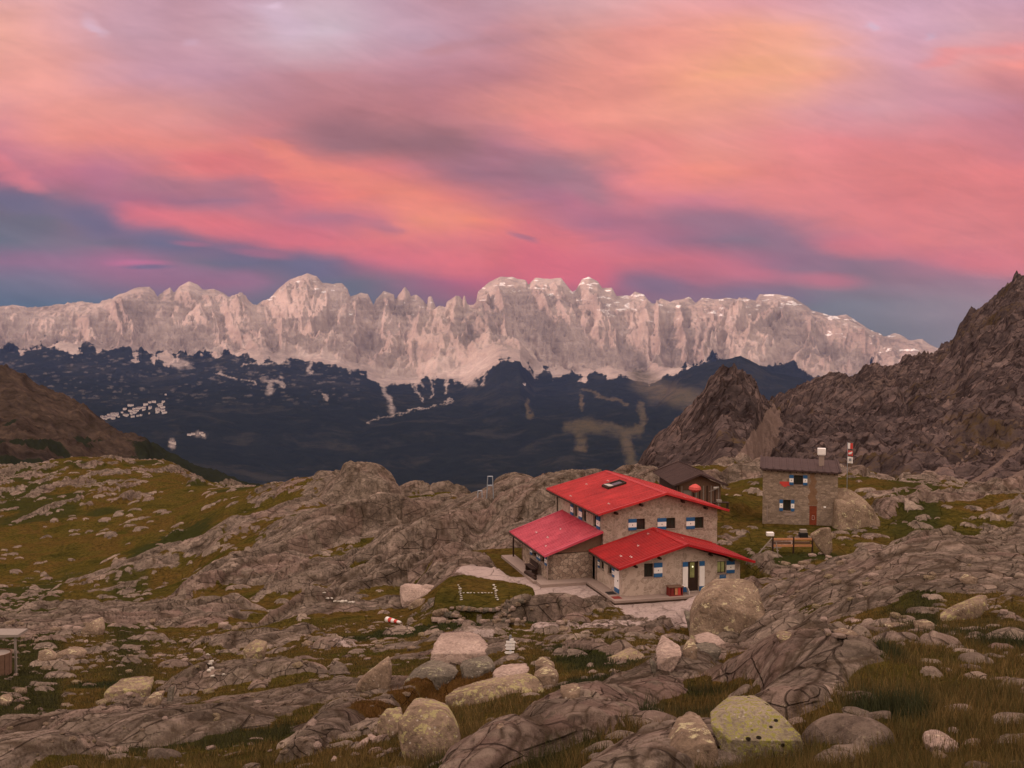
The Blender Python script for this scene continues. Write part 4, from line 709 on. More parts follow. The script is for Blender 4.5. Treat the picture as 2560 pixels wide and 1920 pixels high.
# sign under the lit window
d = MB(); d.box(7.45, 7.93, -.04, -.002, .80, 1.06, 0); sg = d.build('plaque', M_blue, hut); d = MB(); d.box(7.52, 7.86, -.046, -.041, .97, 1.0); d.box(7.56, 7.82, -.046, -.041, .90, .92); d.build('lettering', M_steel, sg)
r1 = roof(hut, M_red2, (-.46, -.65, 2.02), (-.46, 5.86, 2.02), (4.66, 5.86, 3.46), (4.66, -.65, 3.46), guards=[(.40, .22), (.55, .55), (.25, .30), (.86, .86)], label='deep red roof of the front wing')
roof(hut, M_red2, (9.86, -.65, 1.98), (9.86, 5.86, 1.98), (4.66, 5.86, 3.46), (4.66, -.65, 3.46), guards=[(.7, .7)], label='deep red roof of the front wing')
d = MB(); d.bar((4.66, -.72, 3.49), (4.66, 5.86, 3.49), .34, .06); d.build('ridge_cap', M_red2, r1)
d = MB(); d.bar((-.2, 5.80, 2.2), (4.66, 5.80, 3.59), .10, .10); d.bar((4.66, 5.80, 3.59), (9.5, 5.80, 2.22), .10, .10); d.build('flashing', M_red, r1)
for a_, z_ in ((.9, 2.16), (2.7, 2.66), (6.6, 2.70), (8.2, 2.24)):
    d = MB(); d.box(a_-.07, a_+.07, -.55, -.01, z_-.15, z_-.02); d.build('rafter_end', M_wood, hut)
# main block
ut = lambda a: 4.78+(6.08-4.78)*((a-.66)/4.84 if a <= 5.5 else (10.0-a)/4.5)
upw = [(3.34, 4.05, 3.47, 4.30), (5.76, 6.53, 3.42, 4.26), (8.12, 8.88, 3.35, 4.22)]
wall('gable_wall', M_wup, hut, 'a', .66, 10.0, 5.95, .4, -.5, ut, upw, [5.5])
for c0, c1, z0, z1 in upw: window(hut, 'a', c0, c1, z0, z1, 5.95, 1, ['l'])
sw = [(7.4, 8.3, 3.45, 4.45), (10.0, 10.9, 3.45, 4.45), (12.4, 13.2, 3.45, 4.45)]
wall('long_wall', M_wan, hut, 'b', 6.35, 18.0, .66, .4, -.5, lambda b: 4.76, sw)
for (c0, c1, z0, z1), s_ in zip(sw, (['l'], ['r'], ['r'])): window(hut, 'b', c0, c1, z0, z1, .66, 1, s_)
wall('long_wall', M_wup, hut, 'b', 6.35, 18.0, 9.6, .4, -.5, lambda b: 4.74); wall('rear_wall', M_wup, hut, 'a', .66, 10.0, 18.0, .4, -.5, ut, (), [5.5])
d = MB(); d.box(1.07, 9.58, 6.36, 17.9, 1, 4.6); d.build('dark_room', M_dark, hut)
r2 = roof(hut, M_red, (.05, 5.3, 4.83), (.05, 18.9, 4.83), (5.5, 18.9, 6.22), (5.5, 5.3, 6.22), guards=[(.16, .30), (.72, .78), (.62, .10), (.80, .50)], label='bright red roof of the main block')
roof(hut, M_red, (10.65, 5.3, 4.72), (10.65, 18.9, 4.72), (5.5, 18.9, 6.22), (5.5, 5.3, 6.22), guards=[(.1, .6), (.3, .2)], label='bright red roof of the main block')
d = MB(); d.bar((5.5, 5.22, 6.25), (5.5, 18.95, 6.25), .34, .06); d.build('ridge_cap', M_red, r2)
sl_ = (6.22-4.83)/5.45; skz = lambda a: 4.83+(a-.05)*sl_
d = MB(); A0, A1, B0, B1 = 3.25, 4.75, 12.1, 13.6
for (p, q) in (((A0, B0), (A1, B0)), ((A1, B0), (A1, B1)), ((A1, B1), (A0, B1)), ((A0, B1), (A0, B0))): d.bar((p[0], p[1], skz(p[0])+.12), (q[0], q[1], skz(q[0])+.12), .12, .2)
sk = d.build('skylight', M_wood, r2); d = MB(); d.poly([(A0, B0, skz(A0)+.15), (A1, B0, skz(A1)+.15), (A1, B1, skz(A1)+.15), (A0, B1, skz(A0)+.15)]); 
o = d.build('skylight_pane', M_glass, hut)
d = MB(); d.bar((A0+.35, B0+.1, skz(A0+.35)+.19), (A0+.35, B1-.1, skz(A0+.35)+.19), .55, .03); o = d.build('skylight_blind', M_curt, hut)
for a_, z_ in ((1.6, 4.95), (3.6, 5.5), (7.0, 5.62), (8.9, 5.05)):
    d = MB(); d.box(a_-.08, a_+.08, 5.4, 5.94, z_-.18, z_-.02); d.build('rafter_end', M_wood, hut)
# left wing with shed roof
lt = lambda a: 1.80+(3.25-1.80)*((a+3.55)/4.2)
wall('masonry_wall', M_wst, hut, 'a', -3.55, -.02, 6.35, .4, -1.2, lambda a: min(lt(a), 1.9+0*a) if True else 0)
wall('timber_gable', M_wood2, hut, 'a', -3.3, .64, 6.30, .12, 1.92, lambda a: max(lt(a), 1.93))
lw = [(7.1, 8.3, .95, 1.65), (9.3, 10.6, .95, 1.65)]
wall('masonry_wall', M_wst, hut, 'b', 6.35, 13.6, -3.552, .4, -1.2, lambda b: 1.82, lw); wall('masonry_wall', M_wst, hut, 'a', -3.15, .6, 13.2, .4, -1.2, lt)
for (c0, c1, z0, z1) in lw: window(hut, 'b', c0, c1, z0, z1, -3.552, 1, ['l', 'r'], shut_kind='narrow')
roof(hut, M_skypink, (-4.0, 5.85, 1.80), (-4.0, 16.0, 1.80), (.62, 16.0, 3.42), (.62, 5.85, 3.42), guards=[(.22, .18), (.42, .34), (.68, .30), (.50, .62)], label='red roof of the left wing with pink sky reflection in its colour')
d = MB(); d.tube((-3.85, 15.5, -.6), (-3.85, 15.5, 1.8), .07, 8); d.build('porch_post', M_wood, hut)
d = MB(); d.box(-3.1, .5, 13.62, 15.6, -.5, 1.7); d.build('porch_back', M_wood2, hut)
for (a_, b_, z1_) in ((-.07, 5.5, 1.8), (-3.62, 6.28, 1.75), (.58, 17.6, 4.7)):
    d = MB(); d.tube((a_, b_, -.2 if z1_ < 3 else 2.9), (a_, b_, z1_), .045, 8); d.build('downpipe', M_conc if z1_ < 3 else M_wood, hut)
for (p, q) in (((-.52, -.6, 1.95), (-.52, 5.7, 1.95)), ((-4.06, 5.9, 1.73), (-4.06, 15.9, 1.73)), ((-.02, 5.35, 4.76), (-.02, 18.8, 4.76))):
    d = MB(); d.bar(p, q, .11, .09); d.build('gutter', M_wood, hut)
d = MB(); d.box(-.95, 10.2, -1.15, -.001, -.34, -.06); d.box(-.95, -.001, 0, 5.3, -.34, -.062); d.box(-4.5, -.95, 5.0, 6.345, -.5, -.10); d.box(-.951, -.1, 5.3, 6.34, -.5, -.10); d.box(-4.7, -3.56, 6.345, 16.2, -.6, -.12)
tb = d.build('terrace', M_conc, hut); d = MB(); d.box(-.98, 10.2, -1.19, -1.12, -.5, -.22); d.box(-1.0, -.94, -1.15, 5.0, -.5, -.22); d.build('plinth_edge', M_dirt, tb)
d = MB(); d.box(7.0, 9.4, -.5, -.02, -.2, .52); d.build('stone_ledge', M_conc, hut)
d = MB(); d.box(-.75, -.15, .7, 1.5, -.055, -.03); d.build('grating', M_black, tb)
d = MB(); d.box(-.8, -.2, -.6, 0.1, -.055, -.04); d.build('door_mat', M_dred, tb)
# things by the hut
def wpt(a, b, z): return P0+Vector((a*math.cos(TH)-b*math.sin(TH), a*math.sin(TH)+b*math.cos(TH), z))
bx_ = empty('storage_box', wpt(3.75, -.55, -.06), TH); tag(bx_, 'dark red wooden box with a slatted front standing beside the hut door', 'storage box')
d = MB(); d.box(-.5, .5, -.3, .3, 0, .08); d.box(-.5, -.44, -.3, .3, .08, .6); d.box(.44, .5, -.3, .3, .08, .6); d.box(-.44, .44, .24, .3, .08, .6); d.build('body', M_dred, bx_)
d = MB(); d.box(-.56, .56, -.36, .36, .6, .66); d.build('lid', M_wood2, bx_, .01)
for x_, mm in ((-.28, M_dred), (0, M_orange), (.24, M_redpaint)): d = MB(); d.box(x_-.1, x_+.1, -.29, -.24, .08, .6); d.build('slat', mm, bx_)
d = MB(); n_ = 7
for i in range(n_):
    t0, t1 = i/n_, (i+1)/n_; f = lambda t: (.30*t+.22*math.sin(t*2.2), -.02*math.sin(t*9), .62-.62*t*t)
    p, q = f(t0), f(t1); d.hexa([(p[0], -.2, p[2]), (q[0], -.2, q[2]), (q[0], .16, q[2]+.02*math.sin(i)), (p[0], .16, p[2]), (p[0]+.03, -.2, p[2]+.03), (q[0]+.03, -.2, q[2]+.03), (q[0]+.03, .16, q[2]+.03), (p[0]+.03, .16, p[2]+.03)])
o = d.build('cloth', M_cloth_w, None); o.location = wpt(4.3, -.55, -.04); o.rotation_euler = (0, 0, TH); tag(o, 'white cloth draped over the end of the red wooden box', 'cloth')
bn = empty('bench', wpt(-4.0, 9.3, -.1), TH); tag(bn, 'dark timber bench under the windows of the left wing', 'bench')
d = MB(); d.box(-.28, .15, -1.1, 1.1, .40, .46); d.build('seat', M_wood, bn); d = MB(); d.box(.16, .21, -1.1, 1.1, .5, .9); d.build('backrest', M_wood, bn)
for y_ in (-.9, .9): d = MB(); d.box(-.25, .2, y_-.08, y_+.08, 0, .4); d.build('leg', M_wood, bn)
lg = MB(); lg.tube((0, -.9, .16), (0, .9, .16), .16, 12); lg.tube((-.1, -1.3, .1), (-.05, 1.1, .1), .1, 10); o = lg.build('log', M_wood, None, loc=wpt(-4.45, 8.0, -.12)); o.rotation_euler = (0, 0, TH+.1); tag(o, 'dark log lying on the terrace in front of the bench', 'log')
# ------------------------------------------------------------------ stone tower house
tz = 2.0; TT = math.radians(-13); tw = empty('stone_house', (22.75, 101.0, tz), TT); tag(tw, 'square two-storey grey stone house with a flat brown metal roof', 'stone house')
TWW = 6.55
wh = [(2.72, 3.52, 3.72, 4.58), (1.82, 2.48, 1.32, 2.32)]
wall('wall', M_tow, tw, 'a', 0, TWW, 0, .45, -1.2, lambda a: 5.12-.22*a/TWW, wh+[(4.12, 4.76, -.1, 1.85)]); wall('wall', M_tow, tw, 'b', .45, 5.3, 0, .45, -1.2, lambda b: 5.1); wall('wall', M_tow, tw, 'b', .45, 5.3, TWW-.45, .45, -1.2, lambda b: 4.9); wall('wall', M_tow, tw, 'a', .45, TWW-.45, 4.9, .4, -1.2, lambda a: 5.1)
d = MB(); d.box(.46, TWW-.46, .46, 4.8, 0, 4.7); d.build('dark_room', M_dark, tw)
window(tw, 'a', 2.72, 3.52, 3.72, 4.58, 0, 1, ['l', 'r'], shut_kind='narrow'); w_ = window(tw, 'a', 1.82, 2.48, 1.32, 2.32, 0, 1, ['l', 'r'], shut_kind='narrow')
d = MB(); d.box(4.12, 4.76, .03, .09, -.1, 1.85); dd_ = d.build('door', M_rust, tw); d = MB(); d.box(4.36, 4.37, .012, .028, .62, .98); d.box(4.56, 4.57, .012, .028, .62, .98); d.box(4.37, 4.56, .012, .028, .97, .98); d.box(4.37, 4.56, .012, .028, .62, .63); d.build('hatch', M_white, dd_)
d = MB(); 
for i in range(16): zz_ = 1.9+i*.19; ww = .42*(1-i/30); cx_ = 4.42+.10*math.sin(i*1.3); d.box(cx_-ww, cx_+ww*.8, -.012, -.003, zz_, zz_+.188)
st = d.build('rust_streak', M_rustst, tw)
d = MB(); d.box(1.5, 2.68, -.02, -.006, 3.74, 3.98); d.box(1.65, 2.4, -.02, -.006, 3.60, 3.738); d.box(1.8, 2.1, -.02, -.006, 3.50, 3.598); d.build('painted_patch', M_redpaint, tw)
roof(tw, M_brown, (-.18, -.3, 5.16), (TWW+.2, -.3, 4.94), (TWW+.2, 5.6, 5.36), (-.18, 5.6, 5.58), rib=.62, h=.05, th=.14)
d = MB()
for i in range(12): a_ = .2+i*.55; d.box(a_-.05, a_+.05, -.24, -.02, 4.92-.034*a_*1, 5.0-.034*a_*1)
d.build('rafter_ends', M_wood, tw)
d = MB(); d.box(5.0, 5.45, 2.4, 2.85, 5.0, 6.15); ch = d.build('chimney', M_conc, tw); d = MB(); d.box(4.86, 5.58, 2.28, 2.97, 6.22, 6.80, 0); d.box(4.92, 5.52, 2.34, 2.91, 6.15, 6.22); d.build('chimney_cap', M_white, ch, .02)
for a_, z0_, z1_ in ((.42, .2, 1.75), (TWW-.12, -.1, 1.5)): d = MB(); d.tube((a_, -.06, z0_), (a_, -.06, z1_), .045, 8); d.build('pipe', M_conc, tw)
d = MB(); d.box(5.35, 5.55, -.1, -.01, 1.72, 1.86); d.build('wall_lamp', M_white, tw)
d = MB(); d.box(1.9, 2.9, -.05, -.005, .9, 1.1); d.build('stone_sill', M_conc, tw)
# brown timber hut behind
hx = empty('timber_hut', (15.2, 103.9, 3.0), math.radians(4)); tag(hx, 'small dark timber hut with a brown sheet roof behind the red-roofed hut', 'timber hut')
wall('plank_wall', M_wood2, hx, 'a', 0.35, 4.5, .6, .12, -.3, lambda a: 2.0+1.0*(1-abs(a-2.42)/2.4), [(.95, 1.75, .0, 1.6)], [2.42]); wall('plank_wall', M_wood, hx, 'b', .72, 8.9, .35, .12, -.3, lambda b: 2.0); wall('plank_wall', M_wood, hx, 'b', .72, 8.9, 4.38, .12, -.3, lambda b: 2.0); wall('plank_wall', M_wood, hx, 'a', .47, 4.38, 8.9, .12, -.3, lambda a: 2.0+1.0*(1-abs(a-2.42)/2.4), (), [2.42])
d = MB(); d.box(.95, 1.75, .68, .72, 0, 1.6); d.build('door', M_greywood, hx)
for i, a_ in enumerate((.5, .8, 1.9, 2.15, 2.5, 2.85, 3.2, 3.6, 3.95, 4.3)): d = MB(); d.box(a_-.05, a_+.05, .55, .595, -.2, 2.0); d.build('batten', (M_wood, M_greywood)[i % 2], hx)
hr = roof(hx, M_brown, (-.15, -.1, 2.12), (-.15, 9.6, 2.12), (2.42, 9.6, 3.14), (2.42, -.1, 3.14), rib=.3, h=.035); roof(hx, M_brown, (5.0, -.1, 2.10), (5.0, 9.6, 2.10), (2.42, 9.6, 3.14), (2.42, -.1, 3.14), rib=.3, h=.035)
d = MB(); d.bar((.35, .1, 1.0), (1.3, .1, .1), .06, .1); d.bar((3.3, .2, 1.5), (4.2, .2, 1.85), .06, .08); d.build('brace', M_greywood, hx)
d = MB(); d.box(3.75, 4.25, .30, .34, 1.78, 1.94); d.build('name_board', M_white, hx)
d = MB(); d.tube((0, 0, 0), (0, 0, 2.3), .035, 8); um = empty('parasol', (17.0, 103.3, 3.0)); tag(um, 'faded red parasol hanging half closed in front of the timber hut', 'parasol'); d.build('pole', M_wood, um)
d = MB(); nn_ = 12; prf = [(.02, 2.38), (.22, 2.30), (.50, 2.10), (.56, 1.86), (.30, 1.62)]
for i in range(nn_):
    t0, t1 = 2*PI*i/nn_, 2*PI*(i+1)/nn_
    for (ra, za), (rb, zb) in zip(prf, prf[1:]):
        w0 = 1+.18*math.sin(3*t0); w1 = 1+.18*math.sin(3*t1); d.poly([(ra*w0*math.cos(t0), ra*w0*math.sin(t0), za), (rb*w0*math.cos(t0), rb*w0*math.sin(t0), zb), (rb*w1*math.cos(t1), rb*w1*math.sin(t1), zb), (ra*w1*math.cos(t1), ra*w1*math.sin(t1), za)])
d.build('canopy', M_cloth, um)
tb = empty('table', (19.3, 103.0, 3.0)); tag(tb, 'dark low table with gear on it right of the timber hut', 'table')
d = MB(); d.box(-.75, .75, -.35, .35, .66, .72); d.build('tabletop', M_wood, tb)
for x_ in (-.65, .65):
    for y_ in (-.28, .28): d = MB(); d.box(x_-.04, x_+.04, y_-.04, y_+.04, 0, .66); d.build('leg', M_wood, tb)
o = MB(); o.box(-.25, .2, -.2, .2, 0, .22); o = o.build('crate', M_greywood, None, .01, loc=(19.2, 103.0, 3.72)); tag(o, 'pale crate lying on the dark table beside the timber hut', 'crate')
# flag pole
fp = empty('flag_pole', (31.9, 106.0, gz(31.9, 106.0)-.1)); tag(fp, 'thin pole with three small red and white flags right of the stone house', 'flag pole')
fz = fp.location.z; top = zat(1107, 106.0)-fz
d = MB(); d.tube((0, 0, 0), (0, 0, top+.05), .03, 8); d.build('pole', M_steel, fp)
for z1_, hh, cols in ((top, .55, [M_white, M_redpaint]), (top-.72, .50, [M_redpaint, M_white]), (top-1.32, .60, [M_white, M_white])):
    d = MB()
    for i in range(8):
        a_, b_ = i*.062, (i+1)*.062; f = lambda t: .05*math.sin(t*11+z1_)
        mi = (0 if i < 4 else 1) if z1_ == top else 0
        d.hexa([(a_, f(a_), z1_-hh-.1*a_), (b_, f(b_), z1_-hh-.1*b_), (b_, f(b_)+.012, z1_-hh-.1*b_), (a_, f(a_)+.012, z1_-hh-.1*a_), (a_, f(a_), z1_-.1*a_), (b_, f(b_), z1_-.1*b_), (b_, f(b_)+.012, z1_-.1*b_), (a_, f(a_)+.012, z1_-.1*a_)], mi)
    if z1_ < top-.1:
        mm = 1
        if z1_ < top-1: d2_ = MB(); d2_.box(.12, .36, -.075, -.062, z1_-.42, z1_-.16); 
        else: d2_ = MB(); d2_.bar((.06, -.075, z1_-.30), (.42, -.075, z1_-.16), .03, .12); d2_.bar((.10, -.075, z1_-.36), (.38, -.075, z1_-.30), .03, .05)
    fo_ = d.build('flag', cols, fp)
    if z1_ < top-.1: d2_.build('emblem', M_cloth_w if z1_ > top-1 else M_steel, fo_)
# timber railing with planks by the stone house
fe = empty('railing', at(1945, 1370, 88)); tag(fe, 'orange larch plank railing on dark posts below the stone house', 'railing'); fe.location.z = zat(1343, 88)-1.25
px0 = (2035-1929)/FOC*88/2
for i, x_ in enumerate((-.42, 1.22, 2.72)): d = MB(); d.box(x_-.06, x_+.06, -.05, .05, -.9, 1.28); d.build('post', M_wood, fe)
for a_, b_ in ((-.36, 1.16), (1.28, 2.66)):
    d = MB(); d.box(a_, b_, -.09, .02, 1.02, 1.18); d.build('rail', M_orange, fe); d = MB(); d.box(a_, b_, -.08, .01, .50, .66); d.build('rail', M_orange, fe); d = MB(); d.box(a_+.1, b_-.1, .1, .3, .70, .84); d.build('board', M_wood2, fe)
d = MB(); d.bar((-.5, -.1, 1.2), (-1.6, -.4, .05), .07, .07); d.build('brace', M_greywood, fe); d = MB(); d.tube((-.2, -.2, .9), (.0, -.4, -.75), .04, 6); d.build('stay', M_greywood, fe)
d = MB(); d.box(-.28, .28, -.22, .22, 0, .3); o = d.build('plastic_tub', M_white, None, .03, loc=(20.35, 88.4, fe.location.z+1.28)); o.location.x = fe.location.x-.55; tag(o, 'small white tub standing on the left end of the orange railing', 'tub')
fx = empty('stone_trough', at(2008, 1338, 93)); fx.location.z = gz(fx.location.x, 93)-.05; tag(fx, 'small dark trough with a pale lid on the grass behind the orange railing', 'trough'); d = MB(); d.box(-.35, .35, -.25, .25, 0, .5); d.build('body', M_black, fx, .02); d = MB(); d.box(-.28, .28, -.2, .2, .5, .78); d.build('lid', M_greywood, fx, .03)
# steel trestles of the goods cableway
def trestle(px, py, Y, top_py, wb, wt, bars, label):
    h = hit(px, py, 90); h = h if (h and abs(h.y-Y) < 60) else at(px, py, Y); Y = h.y; H = zat(top_py, Y)-h.z
    r = empty('steel_trestle', (wx(px, Y), Y, h.z-.15)); tag(r, label, 'trestle', 'steel trestles on the ridge'); k = Y/FOC
    for s_ in (-1, 1):
        for t_ in (-1, 1): d = MB(); d.tube((s_*wb*k, t_*wb*k, 0), (s_*wt*k, t_*wt*k*.5, H+.15), .055, 6); d.build('leg', M_steel, r)
    for b_ in bars:
        w__ = (wb+(wt-wb)*b_)*k; q_ = (wb+(wt*.5-wb)*b_)*k; z_ = (H+.15)*b_
        d = MB()
        for t_ in (-1, 1): d.tube((-w__, t_*q_, z_), (w__, t_*q_, z_), .05, 6)
        for t_ in (-1, 1): d.tube((t_*w__, -q_, z_), (t_*w__, q_, z_), .05, 6)
        d.build('crossbar', M_steel, r)
trestle(1225, 1247, 128, 1191, 8.5, 6, (.58, 1.0), 'tall galvanised steel trestle standing on the rocky ridge'); trestle(1199.5, 1243, 128, 1227, 5.5, 5, (1.0,), 'short galvanised steel trestle beside the tall one on the ridge')
# ------------------------------------------------------------------ small things on the meadow
sp = hit(1276, 1640, 40) or at(1276, 1640, 58); spo = empty('signpost', sp); tag(spo, 'grey trail signpost carrying a stack of white arrow boards', 'signpost')
k = sp.y/FOC; H = zat(1588, sp.y)-sp.z
d = MB(); d.tube((0, 0, -.3), (0, 0, H), .045, 8); d.build('pole', M_steel, spo)
for i, (py_, l, r_) in enumerate(((1598, -2, 8), (1604, -11, 14), (1612, -14, 11), (1620, -13, 11), (1630, -15, 9), (1634.5, 0, 0))):
    if l == r_: continue
    zc_ = zat(py_, sp.y)-sp.z; hh = 3.0*k; a_, b_ = l*k, r_*k; d = MB(); y0_ = -.09; y1_ = -.06
    tip = 3*k
    if i == 1: pts = [(a_, -hh), (b_-tip, -hh), (b_, 0), (b_-tip, hh), (a_, hh)]
    else: pts = [(a_+tip, -hh), (b_, -hh), (b_, hh), (a_+tip, hh), (a_, 0)]
    n__ = len(pts); d.poly([(p, y0_, zc_+q) for p, q in pts]); d.poly([(p, y1_, zc_+q) for p, q in pts][::-1])
    for j in range(n__): (p, q), (p2, q2) = pts[j], pts[(j+1) % n__]; d.poly([(p, y0_, zc_+q), (p, y1_, zc_+q), (p2, y1_, zc_+q2), (p2, y0_, zc_+q2)])
    bo = d.build('arrow_board', M_white, spo)
# windsock lying by the pale boulder
wk = MB(); a_ = Vector(at(967, 1490, 71)); b_ = Vector(at(1001, 1509, 70)); a_.z = gz(a_.x, a_.y)+.28; b_.z = gz(b_.x, b_.y)+.15
wse = empty('windsock', a_); tag(wse, 'red and white striped windsock lying limp beside the pale boulder', 'windsock')
for i in range(5):
    p = (b_-a_)*(i/5); q = (b_-a_)*((i+1)/5); d = MB(); d.tube(p, q, .19-.022*i, 12, .19-.022*(i+1)); d.build('fabric_band', [M_cloth_w, M_redpaint][i % 2] if i else M_cloth_w, wse, smooth=True)
# timber shelter and planter at the left edge
sx_, sY = wx(15, 52), 52.0; zb = zat(1672, sY); sh = empty('shelter', (sx_, sY, zb)); tag(sh, 'grey flat-topped timber shelter cut by the left edge of the photo', 'shelter'); kk = sY/FOC
d = MB(); d.box(-62*kk, 25*kk, -.5, .6, zat(1586, sY)-zb, zat(1580, sY)-zb); d.build('roof', M_greywood, sh)
for x_ in (-55, 14): d = MB(); d.box(x_*kk-.045, x_*kk+.045, -.35, -.26, -.4, zat(1586, sY)-zb); d.build('post', M_greywood, sh)
pl = empty('planter', (wx(-5, sY), sY-.9, zat(1668, sY-.9))); tag(pl, 'slatted timber tub standing under the flat shelter at the left edge', 'planter')
d = MB(); 
for i in range(16):
    t = 2*PI*i/16; r_ = .62; d.bar((r_*math.cos(t), r_*math.sin(t), -.3), (r_*1.05*math.cos(t), r_*1.05*math.sin(t), .70), .23, .05, 0, (math.cos(t), math.sin(t), 0))
d.build('staves', M_wood2, pl); d = MB(); d.tube((0, 0, .60), (0, 0, .66), .6, 20); d.build('cover', M_greywood, pl)
# ------------------------------------------------------------------ boulders: rounded convex bodies cut by planes
_ico = {}
def ico(n):
    if n not in _ico:
        bm = bmesh.new(); bmesh.ops.create_icosphere(bm, subdivisions=n, radius=1); _ico[n] = (np.array([v.co[:] for v in bm.verts]), np.array([[v.index for v in f.verts] for f in bm.faces])); bm.free()
    return _ico[n]
def n3(p, s, sd, o=4):
    return fbm(p[:, 0]*s+p[:, 2]*s*.7+sd, p[:, 1]*s-p[:, 2]*s*.6+sd*1.7, sd, o, .55)+.6*fbm(p[:, 2]*s+3.1, p[:, 0]*s*.8+sd, sd+40, o, .55)
def rockmesh(name, pts, mat, seed=1, sub=5, rough=.03, k=14, parent=None):
    """pts: hull points around the origin (3-D)"""
    bm = bmesh.new(); vs = [bm.verts.new(p) for p in pts]; r = bmesh.ops.convex_hull(bm, input=vs); pl = []
    bm.normal_update(); c = Vector((sum(p[0] for p in pts), sum(p[1] for p in pts), sum(p[2] for p in pts)))/len(pts)
    for f in bm.faces:
        n = f.normal.copy(); h = n.dot(f.calc_center_median()-c)
        if h < 0: n, h = -n, -h
        pl.append((n[0], n[1], n[2], max(h, .02)))
    bm.free(); r__ = random.Random(seed*7+1)
    for nx, ny, nz, hh in ((.15, -.3, 1, .74), (.2, -1, .25, .66), (-.9, -.55, .2, .80), (.9, -.5, .25, .80), (-.5, -.4, .8, .84), (.5, -.6, .7, .86)):
        v = Vector((nx+r__.uniform(-.35, .35), ny+r__.uniform(-.3, .3), nz+r__.uniform(-.25, .25))).normalized(); h = max(v.dot(Vector(p)-c) for p in pts)*min(.95, hh+r__.uniform(-.06, .08)); pl.append((v.x, v.y, v.z, max(h, .02)))
    pl = np.array(pl); D, F_ = ico(sub)
    ext = np.max(np.abs(np.array(pts)-np.array(c)), axis=0)
    Dn = D*ext; Dn /= np.linalg.norm(Dn, axis=1)[:, None]
    q = np.clip(Dn@pl[:, :3].T, 1e-4, None)/pl[:, 3]; k = k*4; rad = 1/(np.sum(q**k, axis=1)**(1/k))
    sz = float(np.mean(ext)); P = Dn*rad[:, None]
    nn_ = n3(P/sz, 1.3, seed)*rough*1.7+n3(P/sz, 5, seed+5)*rough*.6+n3(P/sz, 15, seed+7, 3)*rough*.3-.8*rough*np.exp(-(np.abs(n3(P/sz, 1.1, seed+9, 3))/.05)**2)
    P = P*(1+nn_)[:, None]+np.array(c)
    return npmesh(name, P, F_, mat, parent, smooth=True)
def hero(name, outline, Y, depth, mat, label, cat='boulder', seed=1, sub=5, rough=.035, lean=.55, k=16, sc=.3165, ox=800, oy=1500, group=None, sink=.0):
    pts = [(ox+a*sc, oy+b*sc) for a, b in outline]; y0 = min(p[1] for p in pts); y1 = max(p[1] for p in pts); P = []
    h_ = hit(sum(p[0] for p in pts)/len(pts), y1-2, 9)
    if h_ is not None and .6 < h_.y/Y < 1.5: Y = h_.y+.05
    c = at(sum(p[0] for p in pts)/len(pts), y1, Y)
    for px, py in pts:
        t = (y1-py)/(y1-y0); P.append(at(px, py, Y+depth*lean*t*t)-c)
    cx = sum(p.x for p in P)/len(P); cz = sum(p.z for p in P)/len(P)
    for p in list(P)[:]: P.append(Vector((cx+(p.x-cx)*.82, p.y+depth*.75, cz+(p.z-cz)*.72)))
    for p in P[:len(outline)]:
        if p.z < cz: P.append(Vector((p.x, p.y+.1, p.z-depth*.25)))
    o = rockmesh(name, [tuple(p) for p in P], mat, seed, sub, rough, k); o.location = c; tag(o, label, cat, group); return o
C3 = dict(sc=.3888, ox=0, oy=1480); C5 = dict(sc=.2712, ox=1450, oy=1500); C6 = dict(sc=.3737, ox=1900, oy=1300); C2 = dict(sc=.3074, ox=1560, oy=1080); CB = dict(sc=.3165, ox=650, oy=1120)
hero('boulder', [(860,520),(872,440),(900,340),(1090,318),(1260,335),(1365,430),(1290,480),(1080,525)], 45, 2.2, MB_pink, 'large flat-topped pale pink boulder left of the white signpost', seed=3, lean=.9)
hero('boulder', [(630,690),(700,610),(860,528),(960,530),(1115,585),(970,650),(820,640)], 42, 1.3, MB_grey, 'low grey-green slab leaning against the front of the pink boulder', seed=4)
hero('boulder', [(1090,530),(1330,480),(1395,545),(1345,620),(1130,610)], 43.5, 1.2, MB_grey, 'dark grey block under the right end of the pink boulder', seed=5)
hero('boulder', [(275,690),(320,640),(540,455),(572,540),(560,670),(380,712)], 39, 1.2, MB_rock, 'pointed wedge of pale rock with a dark underside left of the pink boulder', seed=6, lean=.3, k=26)
hero('boulder', [(970,790),(1100,770),(1350,680),(1720,618),(1780,680),(1815,900),(1740,940),(1200,1010),(1090,1000),(1060,900)], 31, 1.5, MB_lich, 'long lichen-spotted boulder with a sloping top, largest of the foreground middle', seed=7, sub=6, lean=.5, k=22)
hero('boulder', [(605,970),(690,845),(830,838),(1000,890),(1060,970),(1065,1040),(1130,1110),(1130,1210),(980,1270),(720,1280),(650,1180),(615,1070)], 25.5, 1.1, MB_lich, 'big rounded heart-shaped boulder in front of the long lichen boulder', seed=8, sub=6, k=12)
hero('boulder', [(440,960),(500,890),(640,880),(660,960),(600,1060),(560,1105),(490,1090),(445,1030)], 26.5, .7, MB_lich, 'small round boulder touching the left side of the heart-shaped boulder', seed=9, k=8)
hero('boulder', [(1385,1030),(1405,1005),(1440,1000),(1466,1025),(1455,1065),(1410,1072)], 27.5, .3, MB_rock, 'fist-round pale stone in grass below the long lichen boulder', 'stone', seed=10, sub=4, k=8)
hero('boulder', [(1695,510),(1760,465),(1862,520),(1868,570),(1760,590),(1700,560)], 39, .8, MB_rock, 'rounded stone on top of the heap right of the signpost foot', seed=11, sub=4, k=10)
hero('boulder', [(1680,615),(1800,540),(1895,600),(1860,680),(1720,640)], 37.5, .9, MB_rock, 'flat stone at the bottom of the heap right of the signpost foot', seed=12, sub=4)
